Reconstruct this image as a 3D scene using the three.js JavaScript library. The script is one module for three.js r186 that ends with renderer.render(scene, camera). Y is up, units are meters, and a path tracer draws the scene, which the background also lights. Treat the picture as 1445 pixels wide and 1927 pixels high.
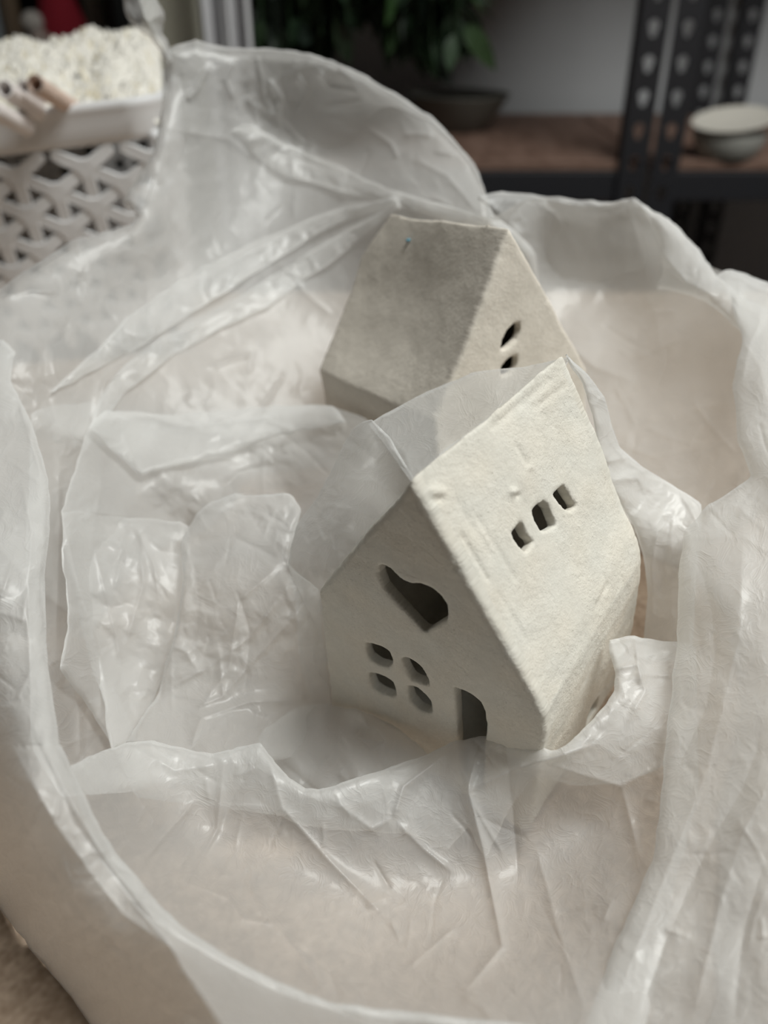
import * as THREE from 'three';
import { mergeGeometries } from 'three/addons/utils/BufferGeometryUtils.js';
import { RoundedBoxGeometry } from 'three/addons/geometries/RoundedBoxGeometry.js';
import { RectAreaLightUniformsLib } from 'three/addons/lights/RectAreaLightUniformsLib.js';
import { createNoise2D, createNoise3D } from 'simplex-noise';

// ---------------------------------------------------------------- camera, light, exposure
const scene = new THREE.Scene();
const W = 1445, H = 1927, F = 1600, PITCH = 32 * Math.PI / 180;
const TABLE = 0.75, EYE = 1.02;
const camera = new THREE.PerspectiveCamera(2 * Math.atan(H / 2 / F) * 180 / Math.PI, W / H, 0.01, 30);
camera.position.set(0, EYE, 0);
camera.rotation.set(-PITCH, 0, 0);
camera.focus = 0.285;
camera.userData.fStop = 6;
scene.add(camera);
scene.background = new THREE.Color(0x000000);

const renderer = new THREE.WebGLRenderer({ antialias: true });
renderer.toneMapping = THREE.LinearToneMapping;
renderer.toneMappingExposure = 1.0;
renderer.shadowMap.enabled = true;
RectAreaLightUniformsLib.init();

// the ceiling lamp that lights the room: above and to the right of the table
const LAMP = { x: 0.8, y: 2.44, z: -0.12, w: 1.1, d: 0.6, power: 18 };
const lampLight = new THREE.RectAreaLight(0xfbfdf9, LAMP.power, LAMP.w, LAMP.d);
lampLight.position.set(LAMP.x, LAMP.y - 0.012, LAMP.z);
lampLight.rotation.set(-Math.PI / 2, 0, 0);
scene.add(lampLight);

// ---------------------------------------------------------------- helpers
function rng(seed) { let a = seed >>> 0; return () => { a = (a + 0x6D2B79F5) | 0; let t = Math.imul(a ^ (a >>> 15), 1 | a); t = (t + Math.imul(t ^ (t >>> 7), 61 | t)) ^ t; return ((t ^ (t >>> 14)) >>> 0) / 4294967296; }; }
const noise2 = createNoise2D(rng(11)), noise3 = createNoise3D(rng(12));
const CP = Math.cos(PITCH), SP = Math.sin(PITCH);
// sight line through a pixel: world point at a depth (metres along the lens axis)
function at(px, py, d) {
  const x = (px - W / 2) / F, y = -(py - H / 2) / F;
  return new THREE.Vector3(x * d, EYE + d * (CP * y - SP), -d * (CP + SP * y));
}
// z > 0: depth in cm; z < 0: height above the table in cm
function depthOf(px, py, z) {
  if (z > 0) return z / 100;
  const y = -(py - H / 2) / F;
  return (-z / 100 - (EYE - TABLE)) / (CP * y - SP);
}
const used = {};
function numbered(n) { const k = used[n] = (used[n] ?? -1) + 1; return k ? `${n}_${String(k).padStart(3, '0')}` : n; }
function tag(o, label, category, group, kind) {
  o.userData.label = label; o.userData.category = category;
  if (group) o.userData.group = group;
  if (kind) o.userData.kind = kind;
  return o;
}
function mesh(name, geo, mat, parent = scene) {
  const m = new THREE.Mesh(geo, mat);
  m.name = parent === scene ? numbered(name) : name; m.castShadow = m.receiveShadow = true; parent.add(m); return m;
}
function thing(name, label, category, pos = [0, 0, 0], turn = 0, group) {
  const g = new THREE.Group(); g.name = numbered(name); g.position.set(...pos); g.rotation.y = turn; scene.add(g);
  return tag(g, label, category, group);
}
function struct(name, geo, mat) { const m = mesh(name, geo, mat); m.userData.kind = 'structure'; return m; }
function box(w, h, d, x = 0, y = 0, z = 0, r = 0) {
  const g = r ? new RoundedBoxGeometry(w, h, d, 2, r) : new THREE.BoxGeometry(w, h, d);
  return g.translate(x, y, z);
}
const std = (o) => new THREE.MeshStandardMaterial(o);
const col = (r, g, b) => new THREE.Color().setRGB(r, g, b);
function dataTex(n, fn, srgb, repeat) {
  const a = new Uint8Array(n * n * 4);
  for (let j = 0; j < n; j++) for (let i = 0; i < n; i++) {
    const c = fn(i / n, j / n), k = (j * n + i) * 4;
    a[k] = c[0] * 255; a[k + 1] = c[1] * 255; a[k + 2] = c[2] * 255; a[k + 3] = 255;
  }
  const t = new THREE.DataTexture(a, n, n); t.wrapS = t.wrapT = THREE.RepeatWrapping; t.magFilter = THREE.LinearFilter; t.minFilter = THREE.LinearFilter;
  if (srgb) t.colorSpace = THREE.SRGBColorSpace;
  if (repeat) t.repeat.set(repeat, repeat);
  t.needsUpdate = true; return t;
}
// noise that repeats over the unit square
const TAU = Math.PI * 2;
const noise4 = (() => { const a = createNoise3D(rng(21)); return a; })();
function tile(u, v, f, seed) {
  const s = (x, y) => noise4(x * f, y * f, seed), bx = u, by = v;
  const wx = Math.min(1, Math.max(0, (u - 0.8) / 0.2)), wy = Math.min(1, Math.max(0, (v - 0.8) / 0.2));
  const a = s(bx, by), b = s(bx - 1, by), c = s(bx, by - 1), d = s(bx - 1, by - 1);
  return (a * (1 - wx) + b * wx) * (1 - wy) + (c * (1 - wx) + d * wx) * wy;
}
const clamp = (x, a = 0, b = 1) => Math.min(b, Math.max(a, x));
const sstep = (a, b, x) => { const t = clamp((x - a) / (b - a)); return t * t * (3 - 2 * t); };

// ---------------------------------------------------------------- materials
// clay: pale, fine grit, a few pinholes and crumbs
const clayBump = dataTex(512, (u, v) => {
  let h = 0.5 + 0.16 * tile(u, v, 9, 1) + 0.12 * tile(u, v, 26, 2) + 0.1 * tile(u, v, 70, 3);
  const pit = tile(u, v, 40, 5); if (pit > 0.78) h -= (pit - 0.78) * 1.6;
  return [clamp(h), clamp(h), clamp(h)];
});
const clayMap = dataTex(512, (u, v) => {
  const t = 0.012 * tile(u, v, 5, 7) + 0.01 * tile(u, v, 18, 8) + 0.016 * tile(u, v, 60, 9), w = 0.006 * tile(u, v, 3, 10);
  return [clamp(0.885 + t + w), clamp(0.868 + t), clamp(0.825 + t - w)];
}, true);
const clay = std({ map: clayMap, bumpMap: clayBump, bumpScale: 0.0004, roughness: 0.93, color: col(0.97, 0.97, 0.97) });
const clayTanMap = dataTex(512, (u, v) => {
  const t = 0.014 * tile(u, v, 4, 17) + 0.012 * tile(u, v, 15, 18) + 0.016 * tile(u, v, 50, 19);
  return [clamp(0.872 + t), clamp(0.842 + t), clamp(0.795 + t)];
}, true);
const clayTan = std({ map: clayTanMap, bumpMap: clayBump, bumpScale: 0.0003, roughness: 0.92 });
// milky polythene film with fine crinkles
const filmBump = dataTex(1024, (u, v) => {
  const w1 = 0.05 * tile(u, v, 6, 31), w2 = 0.05 * tile(u, v, 6, 32);
  const r = (f, s) => 1 - Math.abs(tile((u + w1 + 2) % 1, (v + w2 + 2) % 1, f, s));
  const h = 0.45 * Math.pow(r(7, 33), 3) + 0.3 * Math.pow(r(15, 34), 4) + 0.25 * Math.pow(r(34, 35), 4);
  return [clamp(h), clamp(h), clamp(h)];
});
const film = new THREE.MeshPhysicalMaterial({
  color: col(0.965, 0.965, 0.96), roughness: 0.5, transmission: 0.71, thickness: 0, ior: 1.45, specularIntensity: 0.8,
  clearcoat: 0.7, clearcoatRoughness: 0.18, bumpMap: filmBump, bumpScale: 0.0002, side: THREE.DoubleSide,
});
const whitePlastic = std({ color: col(0.78, 0.78, 0.79), roughness: 0.42 });
const wallPaint = std({ color: col(0.46, 0.47, 0.485), roughness: 0.95, bumpMap: clayBump, bumpScale: 0.002 });
const ceilingPaint = std({ color: col(0.62, 0.62, 0.62), roughness: 0.95 });
const blackSteel = std({ color: col(0.018, 0.018, 0.022), roughness: 0.5, metalness: 0.1 });
const speckle = dataTex(512, (u, v) => {
  const t = 0.06 * tile(u, v, 70, 41) + 0.05 * tile(u, v, 30, 42) + 0.03 * tile(u, v, 6, 43);
  return [clamp(0.68 + t), clamp(0.595 + t), clamp(0.515 + t)];
}, true);
const tableTop = std({ map: speckle, roughness: 0.75, bumpMap: clayBump, bumpScale: 0.0004 });
const woodMap = dataTex(256, (u, v) => {
  const t = 0.06 * tile(u, v * 0.15, 30, 51) + 0.03 * tile(u, v, 9, 52);
  return [clamp(0.46 + t), clamp(0.36 + t), clamp(0.31 + t)];
}, true);
const boardWood = std({ map: woodMap, roughness: 0.7 });
const floorMat = std({ color: col(0.23, 0.21, 0.19), roughness: 0.7 });

// ---------------------------------------------------------------- the room
const RX0 = -4.2, RX1 = 4.2, RZ0 = -1.93, RZ1 = 5.0, RY = 2.5, TH = 0.1;
struct('floor', box(RX1 - RX0, TH, RZ1 - RZ0, (RX0 + RX1) / 2, -TH / 2, (RZ0 + RZ1) / 2), floorMat);
struct('ceiling', box(RX1 - RX0, TH, RZ1 - RZ0, (RX0 + RX1) / 2, RY + TH / 2, (RZ0 + RZ1) / 2), ceilingPaint);
struct('wall_back', box(RX1 - RX0 + 2 * TH, RY + 2 * TH, TH, (RX0 + RX1) / 2, RY / 2, RZ0 - TH / 2), wallPaint);
struct('wall_front', box(RX1 - RX0 + 2 * TH, RY + 2 * TH, TH, (RX0 + RX1) / 2, RY / 2, RZ1 + TH / 2), wallPaint);
struct('wall_left', box(TH, RY + 2 * TH, RZ1 - RZ0, RX0 - TH / 2, RY / 2, (RZ0 + RZ1) / 2), wallPaint);
struct('wall_right', box(TH, RY + 2 * TH, RZ1 - RZ0, RX1 + TH / 2, RY / 2, (RZ0 + RZ1) / 2), wallPaint);
{
  const l = thing('ceiling_lamp', 'square white ceiling lamp panel above the table', 'lamp', [LAMP.x, RY, LAMP.z]);
  mesh('lamp_frame', box(LAMP.w + 0.05, 0.05, LAMP.d + 0.05, 0, -0.025, 0, 0.006), whitePlastic, l);
  mesh('lamp_diffuser', box(LAMP.w, 0.006, LAMP.d, 0, -0.054, 0), std({ color: 0xffffff, emissive: 0xfbfdf9, emissiveIntensity: 1.5, roughness: 0.6 }), l);
}

// the table that carries bag and basket
{
  const t = thing('table', 'beige speckled work table under the plastic bag and basket', 'table', [0.05, 0, -0.36]);
  const top = box(1.5, 0.03, 1.0, 0, TABLE - 0.015, 0, 0.004);
  const uv = top.attributes.uv, p = top.attributes.position;
  for (let i = 0; i < uv.count; i++) uv.setXY(i, p.getX(i) / 0.25, p.getZ(i) / 0.25);
  mesh('tabletop', top, tableTop, t);
  for (const sx of [-1, 1]) for (const sz of [-1, 1]) mesh('leg', box(0.05, TABLE - 0.03, 0.05, sx * 0.69, (TABLE - 0.03) / 2, sz * 0.44, 0.004), blackSteel, t);
}

// ---------------------------------------------------------------- clay houses: a distance field meshed by surface nets
function segDist(x, y, ax, ay, bx, by) {
  const dx = bx - ax, dy = by - ay, t = clamp(((x - ax) * dx + (y - ay) * dy) / (dx * dx + dy * dy));
  return Math.hypot(x - ax - t * dx, y - ay - t * dy);
}
function polyDist(P, x, y) {           // signed, negative inside
  let d = 1e9, inside = false;
  for (let i = 0, j = P.length - 1; i < P.length; j = i++) {
    const [ax, ay] = P[j], [bx, by] = P[i];
    const dx = bx - ax, dy = by - ay, t = clamp(((x - ax) * dx + (y - ay) * dy) / (dx * dx + dy * dy)), ex = x - ax - t * dx, ey = y - ay - t * dy;
    d = Math.min(d, ex * ex + ey * ey);
    if ((ay > y) !== (by > y) && x < ax + (y - ay) / (by - ay) * (bx - ax)) inside = !inside;
  }
  return (inside ? -1 : 1) * Math.sqrt(d);
}
function bounds(P) { const b = [1e9, 1e9, -1e9, -1e9]; for (const [x, y] of P) { b[0] = Math.min(b[0], x); b[1] = Math.min(b[1], y); b[2] = Math.max(b[2], x); b[3] = Math.max(b[3], y); } return b; }
function holeDist(h, x, y) {
  const b = h.b ??= bounds(h.p), ex = Math.max(b[0] - x, 0, x - b[2]), ey = Math.max(b[1] - y, 0, y - b[3]), e = Math.hypot(ex, ey);
  return e > 4 ? e : polyDist(h.p, x, y);
}
function surfaceNets(lo, hi, h, f) {
  const n = [0, 1, 2].map((k) => Math.ceil((hi[k] - lo[k]) / h) + 1), [nx, ny, nz] = n, v = new Float32Array(nx * ny * nz);
  let q = 0;
  for (let k = 0; k < nz; k++) for (let j = 0; j < ny; j++) for (let i = 0; i < nx; i++) v[q++] = f(lo[0] + i * h, lo[1] + j * h, lo[2] + k * h);
  const id = new Int32Array(nx * ny * nz).fill(-1), pos = [], idx = [], s = [1, nx, nx * ny];
  for (let k = 0; k < nz - 1; k++) for (let j = 0; j < ny - 1; j++) for (let i = 0; i < nx - 1; i++) {
    const o = i + j * nx + k * nx * ny; let m = 0;
    for (let c = 0; c < 8; c++) if (v[o + (c & 1) + ((c >> 1) & 1) * nx + (c >> 2) * nx * ny] < 0) m |= 1 << c;
    if (m === 0 || m === 255) continue;
    let x = 0, y = 0, z = 0, w = 0;
    for (let a = 0; a < 8; a++) for (let bit = 1; bit < 8; bit <<= 1) {
      if (a & bit) continue;
      const b = a | bit; if (((m >> a) & 1) === ((m >> b) & 1)) continue;
      const va = v[o + (a & 1) + ((a >> 1) & 1) * nx + (a >> 2) * nx * ny], vb = v[o + (b & 1) + ((b >> 1) & 1) * nx + (b >> 2) * nx * ny], t = va / (va - vb);
      x += (a & 1) + (bit === 1 ? t : 0); y += ((a >> 1) & 1) + (bit === 2 ? t : 0); z += (a >> 2) + (bit === 4 ? t : 0); w++;
    }
    id[o] = pos.length / 3; pos.push(lo[0] + (i + x / w) * h, lo[1] + (j + y / w) * h, lo[2] + (k + z / w) * h);
  }
  for (let k = 1; k < nz - 1; k++) for (let j = 1; j < ny - 1; j++) for (let i = 1; i < nx - 1; i++) {
    const o = i + j * nx + k * nx * ny;
    for (let ax = 0; ax < 3; ax++) {
      const in0 = v[o] < 0, in1 = v[o + s[ax]] < 0; if (in0 === in1) continue;
      const u = s[(ax + 1) % 3], w = s[(ax + 2) % 3], a = id[o], b = id[o - u], c = id[o - u - w], d = id[o - w];
      if (a < 0 || b < 0 || c < 0 || d < 0) continue;
      if (in0) idx.push(a, b, c, a, c, d); else idx.push(a, c, b, a, d, c);
    }
  }
  return { pos: new Float32Array(pos), idx };
}
// all in millimetres, house axes: x across the gable, y up from the eaves, z out of the gable
function clayHouse(spec, group, mat) {
  const { front, back, L, base, t, holes, roofHoles, sideHoles, round, seed, sag = 0, marks } = spec;
  const P = (z) => { const k = clamp(-z / L); return front.map(([x, y], i) => [x + (back[i][0] - x) * k, y + (back[i][1] - y) * k]); };
  const cache = new Map(), polyAt = (z) => { let c = cache.get(z); if (!c) cache.set(z, c = P(z)); return c; };
  const { A, u, v, n } = spec.roof ?? {};
  const smin = (a, b, k) => { const h = clamp(0.5 + 0.5 * (b - a) / k); return b + (a - b) * h - k * h * (1 - h); };
  const f = (x, y, z) => {
    const wx = x + 0.7 * noise3(x * 0.02, y * 0.02, z * 0.02 + seed), wy = y + 0.7 * noise3(x * 0.02 + 9, y * 0.02, z * 0.02 + seed);
    let d2 = polyDist(polyAt(z), wx, wy);
    if (sag) { const k = clamp(-z / L); if (x < 0) d2 += sag * Math.sin(Math.PI * clamp(k * 0.95 + 0.02)) * sstep(-5, 25, y) * sstep(70, 30, y); }
    const dz = Math.max(z, -L - z) + 0.35 * noise3(x * 0.03, y * 0.03, 4 + seed);
    if (spec.chop) d2 = Math.max(d2, ((-z - (L - spec.chop[0])) * spec.chop[1] + (y - 68) * spec.chop[0]) / Math.hypot(...spec.chop));
    const a = d2 + round, b = dz + round;
    let outer = Math.min(Math.max(a, b), 0) + Math.hypot(Math.max(a, 0), Math.max(b, 0)) - round;
    if (outer > 5) return outer;
    const inner = Math.max(d2 + t, dz + t, base + t - y);
    let d = Math.max(outer, -inner, base - y);
    if (Math.abs(outer) > t + 3) return d;
    let hole = 1e9;
    if (z > -t * 2.2) for (const h of holes) hole = Math.min(hole, holeDist(h, x, y));
    if (roofHoles && x > 0 && y > 2) {
      const rx = x - A[0], ry = y - A[1], rz = z - A[2], ru = rx * u[0] + ry * u[1] + rz * u[2], rv = rx * v[0] + ry * v[1] + rz * v[2];
      for (const h of roofHoles) hole = Math.min(hole, holeDist(h, ru, rv));
      if (marks && Math.abs(outer) < 3) for (const [x0, y0, x1, y1, r, s] of marks) {
        const g = segDist(ru, rv, x0, y0, x1, y1); if (g < r * 3) d += 1.5 * s * Math.exp(-g * g / (r * r));
      }
    }
    if (sideHoles && x > 20 && y < 0) for (const h of sideHoles) hole = Math.min(hole, holeDist(h, -z, y));
    if (hole < 8) { const k = 0.9; d = -smin(-d, hole, k); }
    if (Math.abs(d) < 2.5) {
      d -= 0.16 * noise3(x * 0.07, y * 0.07, z * 0.07 + seed) + 0.05 * noise3(x * 0.25, y * 0.25, z * 0.25 + seed) + 0.03 * noise3(x * 0.6, y * 0.6, z * 0.6);
      // joints smeared with slip: lumpier near the edges
      const edge = Math.exp(-Math.pow((Math.max(a, b) - Math.min(a, b)) / 3.5, 2));
      if (edge > 0.05) d -= edge * 0.16 * noise3(x * 0.16, y * 0.22, z * 0.22 + 3);
      if (y < 8 && y > -8 && Math.abs(x) > 30) d -= 0.22 * Math.max(0, noise3(x * 0.3, y * 0.3, z * 0.25 + 8) - 0.1);
    }
    return d;
  };
  const xs = [...front, ...back].map((p) => p[0]), ys = [...front, ...back].map((p) => p[1]);
  const { pos, idx } = surfaceNets([Math.min(...xs) - 4, base - 3, -L - 4], [Math.max(...xs) + 4, Math.max(...ys) + 4, 4], spec.h ?? 0.9, f);
  const g = new THREE.BufferGeometry(); g.setAttribute('position', new THREE.BufferAttribute(pos, 3)); g.setIndex(idx); g.computeVertexNormals();
  const nor = g.attributes.normal.array, bins = {};
  const put = (k, a, b, c) => (bins[k] ??= []).push(a, b, c);
  for (let i = 0; i < idx.length; i += 3) {
    const [a, b, c] = [idx[i], idx[i + 1], idx[i + 2]], x = (pos[a * 3] + pos[b * 3] + pos[c * 3]) / 3, y = (pos[a * 3 + 1] + pos[b * 3 + 1] + pos[c * 3 + 1]) / 3, z = (pos[a * 3 + 2] + pos[b * 3 + 2] + pos[c * 3 + 2]) / 3;
    put(z > -t ? 'gable_wall' : z < -L + t ? 'rear_wall' : y < base + t ? 'floor_slab' : y > 0 ? (x > 0 ? 'roof_slope' : 'roof_slope_b') : x > 0 ? 'side_wall' : 'side_wall_b', a, b, c);
  }
  for (const [k, list] of Object.entries(bins)) {
    const map = new Map(), p = [], nn = [], uv = [], ix = [];
    const flat = k.startsWith('gable') || k.startsWith('rear') ? 0 : k.startsWith('floor') ? 2 : 1;
    for (const i of list) {
      let j = map.get(i);
      if (j === undefined) {
        map.set(i, j = map.size);
        const x = pos[i * 3], y = pos[i * 3 + 1], z = pos[i * 3 + 2];
        p.push(x / 1000, y / 1000, z / 1000); nn.push(nor[i * 3], nor[i * 3 + 1], nor[i * 3 + 2]);
        const q = flat === 0 ? [x, y] : flat === 2 ? [x, z] : [z, k.startsWith('roof') ? Math.hypot(x, y - 70) : y];
        uv.push(q[0] / 60 + seed * 0.37, q[1] / 60 + seed * 0.21);
      }
      ix.push(j);
    }
    const gg = new THREE.BufferGeometry();
    gg.setAttribute('position', new THREE.Float32BufferAttribute(p, 3)); gg.setAttribute('normal', new THREE.Float32BufferAttribute(nn, 3)); gg.setAttribute('uv', new THREE.Float32BufferAttribute(uv, 2)); gg.setIndex(ix);
    mesh(k.replace('_b', ''), gg, mat, group);
  }
}
function place(group, R, T) {
  const m = new THREE.Matrix4().set(R[0][0], R[0][1], R[0][2], T[0], R[1][0], R[1][1], R[1][2], T[1], R[2][0], R[2][1], R[2][2], T[2], 0, 0, 0, 1);
  m.decompose(group.position, group.quaternion, group.scale); group.scale.set(1, 1, 1);
}
{
  const g = thing('clay_house', 'unglazed white clay house with bird-shaped gable hole, arched door and three roof windows', 'clay house', [0, 0, 0], 0, 'clay houses in the plastic bag');
  place(g, [[0.8056, -0.0379, -0.5912], [-0.063, 0.9868, -0.1491], [0.5891, 0.1574, 0.7926]], [0.0114, 0.8328, -0.2136]);
  const base = -70;
  clayHouse({
    front: [[-2.2, 70.8], [-43.8, 1.6], [-44.3, -74], [46.2, -74], [47.3, -20], [47.3, -9], [46.3, -0.4], [42.4, 7.4]],
    back: [[2.2, 70.9], [-42, 1], [-43, -74], [43.5, -74], [44.2, -24], [43.6, -12], [41.6, -1], [37, 10]],
    L: 84.3, base, t: 4.6, round: 2.5, seed: 1.3, h: 0.85,
    holes: [
      { p: [[-14.7, 30.8], [-12.4, 32.0], [-9.7, 31.8], [-6.1, 29.8], [-2.6, 29.8], [1.0, 31.7], [4.9, 32.4], [8.3, 31.1], [10.4, 28.2], [11.0, 24.1], [10.7, 21.5], [6.2, 15.3], [2.5, 10.4], [1.2, 10.4], [-2.9, 13.4], [-8.4, 17.3], [-13.3, 21.5], [-15.2, 26.3]] },
      { p: [[-22.9, -12.2], [-19.9, -10.5], [-15.8, -9.3], [-12.8, -9.7], [-11.7, -12.7], [-11.8, -16.7], [-13.7, -19.2], [-19.0, -21.1], [-22.3, -20.2], [-23.2, -16.9]] },
      { p: [[-7.3, -9.7], [-4.8, -7.7], [-1.4, -7.8], [1.9, -8.8], [4.0, -12.3], [4.4, -15.3], [2.3, -16.5], [-3.6, -17.9], [-5.5, -14.8], [-6.9, -11.9]] },
      { p: [[-22.3, -28.6], [-19.3, -26.7], [-15.0, -25.6], [-11.9, -26.0], [-10.8, -29.9], [-10.4, -33.4], [-12.3, -35.6], [-18.3, -37.3], [-21.5, -36.6], [-22.3, -32.3]] },
      { p: [[-4.7, -22.7], [-1.1, -20.7], [2.3, -21.7], [4.7, -24.2], [5.1, -30.7], [3.2, -32.9], [-1.3, -33.7], [-4.4, -31.2], [-5.0, -27.0]] },
      { p: [[14.3, -8.8], [17.7, -8.5], [20.9, -8.9], [24.1, -10.2], [25.8, -13.6], [26.5, -19.5], [26.7, -29.5], [27, -62], [17.5, -62], [16.1, -38.5], [15.0, -22.1]] },
    ],
    roof: { A: [-2.22, 70.61, 0], u: [0.0527, 0.0013, -0.9986], v: [0.5731, -0.819, 0.0292] },
    roofHoles: [
      { p: [[26.4, 33.8], [31.4, 33.1], [32.2, 34.8], [31.7, 38.1], [32.7, 41.4], [30.2, 41.8], [27.7, 42.2], [26.5, 39.3], [25.9, 35.7]] },
      { p: [[38.6, 33.7], [40.8, 33.2], [45.5, 33.8], [46.8, 37.0], [46.5, 41.1], [46.4, 43.6], [40.8, 42.4], [38.5, 40.7], [37.8, 36.9]] },
      { p: [[50.9, 34.8], [57.1, 34.9], [58.0, 37.6], [58.6, 41.8], [59.4, 44.3], [55.4, 43.7], [53.1, 41.6], [51.4, 37.9]] },
    ],
    marks: [[7.5, 22.8, 8.7, 38.9, 0.7, 0.5], [16.1, 22.2, 18.9, 46, 0.8, 0.28], [12, 14, 14, 34, 1.0, 0.2], [33.2, 23.6, 34.6, 24.4, 1.1, -0.8], [34.5, 25.5, 35.4, 26, 0.9, 0.55], [44, 13.1, 44.9, 21.1, 0.8, 0.4], [44.9, 21.4, 45.6, 22, 0.9, -0.5], [5, 6, 9, 9, 1.3, -0.5], [4.4, 9, 8, 10.4, 0.8, 0.4], [57, 75, 48, 77, 0.9, 0.35], [60, 8, 78, 9, 0.9, 0.3], [38, 3.5, 72, 4, 1.1, 0.3], [10, 45, 10.6, 62, 0.8, 0.22]],
    sideHoles: [{ p: [[49, -66], [49, -58], [52, -54.5], [56, -54.5], [59.5, -58], [60, -66]] }],
  }, g, clay);
}
{
  const g = thing('clay_house', 'clay house with tan roof slope, blue speck and two oval gable holes behind the other', 'clay house', [0, 0, 0], 0, 'clay houses in the plastic bag');
  place(g, [[0.8365, -0.0978, 0.5392], [0.0429, 0.9926, 0.1136], [-0.5463, -0.0719, 0.8345]], [0.0558, 0.8700, -0.3358]);
  clayHouse({
    front: [[0.5, 69], [-42.5, 0], [-42, -68], [42, -68], [42.8, 0]],
    back: [[0, 68], [-42.8, 0], [-41, -68], [42, -68], [42.5, 0]],
    L: 97.2, base: -64, t: 4.6, round: 2.2, seed: 4.7, h: 1.05, sag: 5, chop: [13, 20],
    holes: [
      { p: [[-6.2, 20.6], [-5.6, 24.5], [-2.5, 28], [1.5, 30.2], [4.2, 29.6], [4.4, 26.6], [2.4, 23.2], [-1.5, 21.2], [-4.5, 20.2]] },
      { p: [[-6.9, 9.5], [-6.5, 13.2], [-3.2, 15.8], [1.2, 16.6], [2.4, 14.6], [1.5, 11], [-2, 9]] },
    ],
  }, g, clayTan);
  const speck = new THREE.SphereGeometry(0.0011, 10, 8).scale(1, 0.6, 1);
  const m = mesh('blue_speck', speck, std({ color: col(0.12, 0.34, 0.45), roughness: 0.8 }), g);
  m.position.set(-0.0053, 0.0586, -0.0643); m.userData.label = 'blue glaze speck';
}

// ---------------------------------------------------------------- plastic bag
const bagPos = new THREE.Vector3(0.02, TABLE, -0.3);
const bag = thing('plastic_bag', 'crumpled translucent white plastic bag opened around the clay houses', 'plastic bag', bagPos.toArray());
// thin-plate spline through [px, py, z]
function spline(pts) {
  const n = pts.length, N = n + 3, S = 300, A = [], U = (r2) => (r2 > 1e-12 ? r2 * Math.log(r2) : 0);
  const X = pts.map((p) => [p[0] / S, p[1] / S]), z = pts.map((p) => depthOf(p[0], p[1], p[2]));
  for (let i = 0; i < n; i++) {
    const row = new Float64Array(N + 1);
    for (let j = 0; j < n; j++) row[j] = U((X[i][0] - X[j][0]) ** 2 + (X[i][1] - X[j][1]) ** 2) + (i === j ? 1e-4 : 0);
    row[n] = 1; row[n + 1] = X[i][0]; row[n + 2] = X[i][1]; row[N] = z[i]; A.push(row);
  }
  for (let k = 0; k < 3; k++) { const row = new Float64Array(N + 1); for (let j = 0; j < n; j++) row[j] = k ? X[j][k - 1] : 1; A.push(row); }
  for (let c = 0; c < N; c++) {
    let p = c; for (let r = c + 1; r < N; r++) if (Math.abs(A[r][c]) > Math.abs(A[p][c])) p = r;
    [A[c], A[p]] = [A[p], A[c]];
    for (let r = 0; r < N; r++) if (r !== c) { const k = A[r][c] / A[c][c]; if (k) for (let j = c; j <= N; j++) A[r][j] -= k * A[c][j]; }
  }
  const w = A.map((r, i) => r[N] / r[i]);
  return (px, py) => {
    const x = px / S, y = py / S; let s = w[n] + w[n + 1] * x + w[n + 2] * y;
    for (let i = 0; i < n; i++) { const r2 = (x - X[i][0]) ** 2 + (y - X[i][1]) ** 2; if (r2 > 1e-12) s += w[i] * r2 * Math.log(r2); }
    return s;
  };
}
// facets: linear over the triangles of a warped, turned and stretched lattice
function hash(i, j, s) { let h = Math.imul(i, 374761393) ^ Math.imul(j, 668265263) ^ Math.imul(s, 1442695041); h = Math.imul(h ^ (h >>> 13), 1274126177); return ((h ^ (h >>> 16)) >>> 0) / 4294967296 * 2 - 1; }
function facet(x, y, size, turn, stretch, s) {
  const wx = x + size * 0.4 * noise2(x / size * 0.45 + s, y / size * 0.45), wy = y + size * 0.4 * noise2(x / size * 0.45, y / size * 0.45 + s + 7);
  const c = Math.cos(turn), n = Math.sin(turn), X = (c * wx + n * wy) / (size * stretch), Y = (-n * wx + c * wy) / size;
  const k = (X + Y) * 0.36602540378, i = Math.floor(X + k), j = Math.floor(Y + k), u = X + k - i, v = Y + k - j;
  const a = hash(i, j, s), d = hash(i + 1, j + 1, s);
  if (u > v) { const b = hash(i + 1, j, s); return a + (b - a) * u + (d - b) * v; }
  const b = hash(i, j + 1, s); return a + (b - a) * v + (d - b) * u;
}
function crumple(x, y, s) {
  const m = 0.55 + 0.9 * sstep(-0.35, 0.75, noise2(x / 170 + s * 3, y / 170 - s));        // some places stay smooth, others are crushed
  return 0.5 * facet(x, y, 150, 0.5 + s, 1.8, s) + m * (0.34 * facet(x, y, 66, 1.9 + s, 2.2, s + 31) + 0.22 * facet(x, y, 30, 0.9 + s * 2, 1.9, s + 57) + 0.08 * m * facet(x, y, 14, 2.3 + s, 1.6, s + 83));
}
function smoothLoop(P, per = 5) {
  const out = [], n = P.length, q = (i) => P[(i + n) % n];
  for (let i = 0; i < n; i++) {
    const [p0, p1, p2, p3] = [q(i - 1), q(i), q(i + 1), q(i + 2)];
    for (let k = 0; k < per; k++) {
      const t = k / per, t2 = t * t, t3 = t2 * t, k1 = 0.14, c = (a) => { const m1 = k1 * (p2[a] - p0[a]), m2 = k1 * (p3[a] - p1[a]), b = p2[a] - p1[a]; return p1[a] + m1 * t + (3 * b - 2 * m1 - m2) * t2 + (m1 + m2 - 2 * b) * t3; };
      out.push([c(0), c(1)]);
    }
  }
  return out;
}
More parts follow.
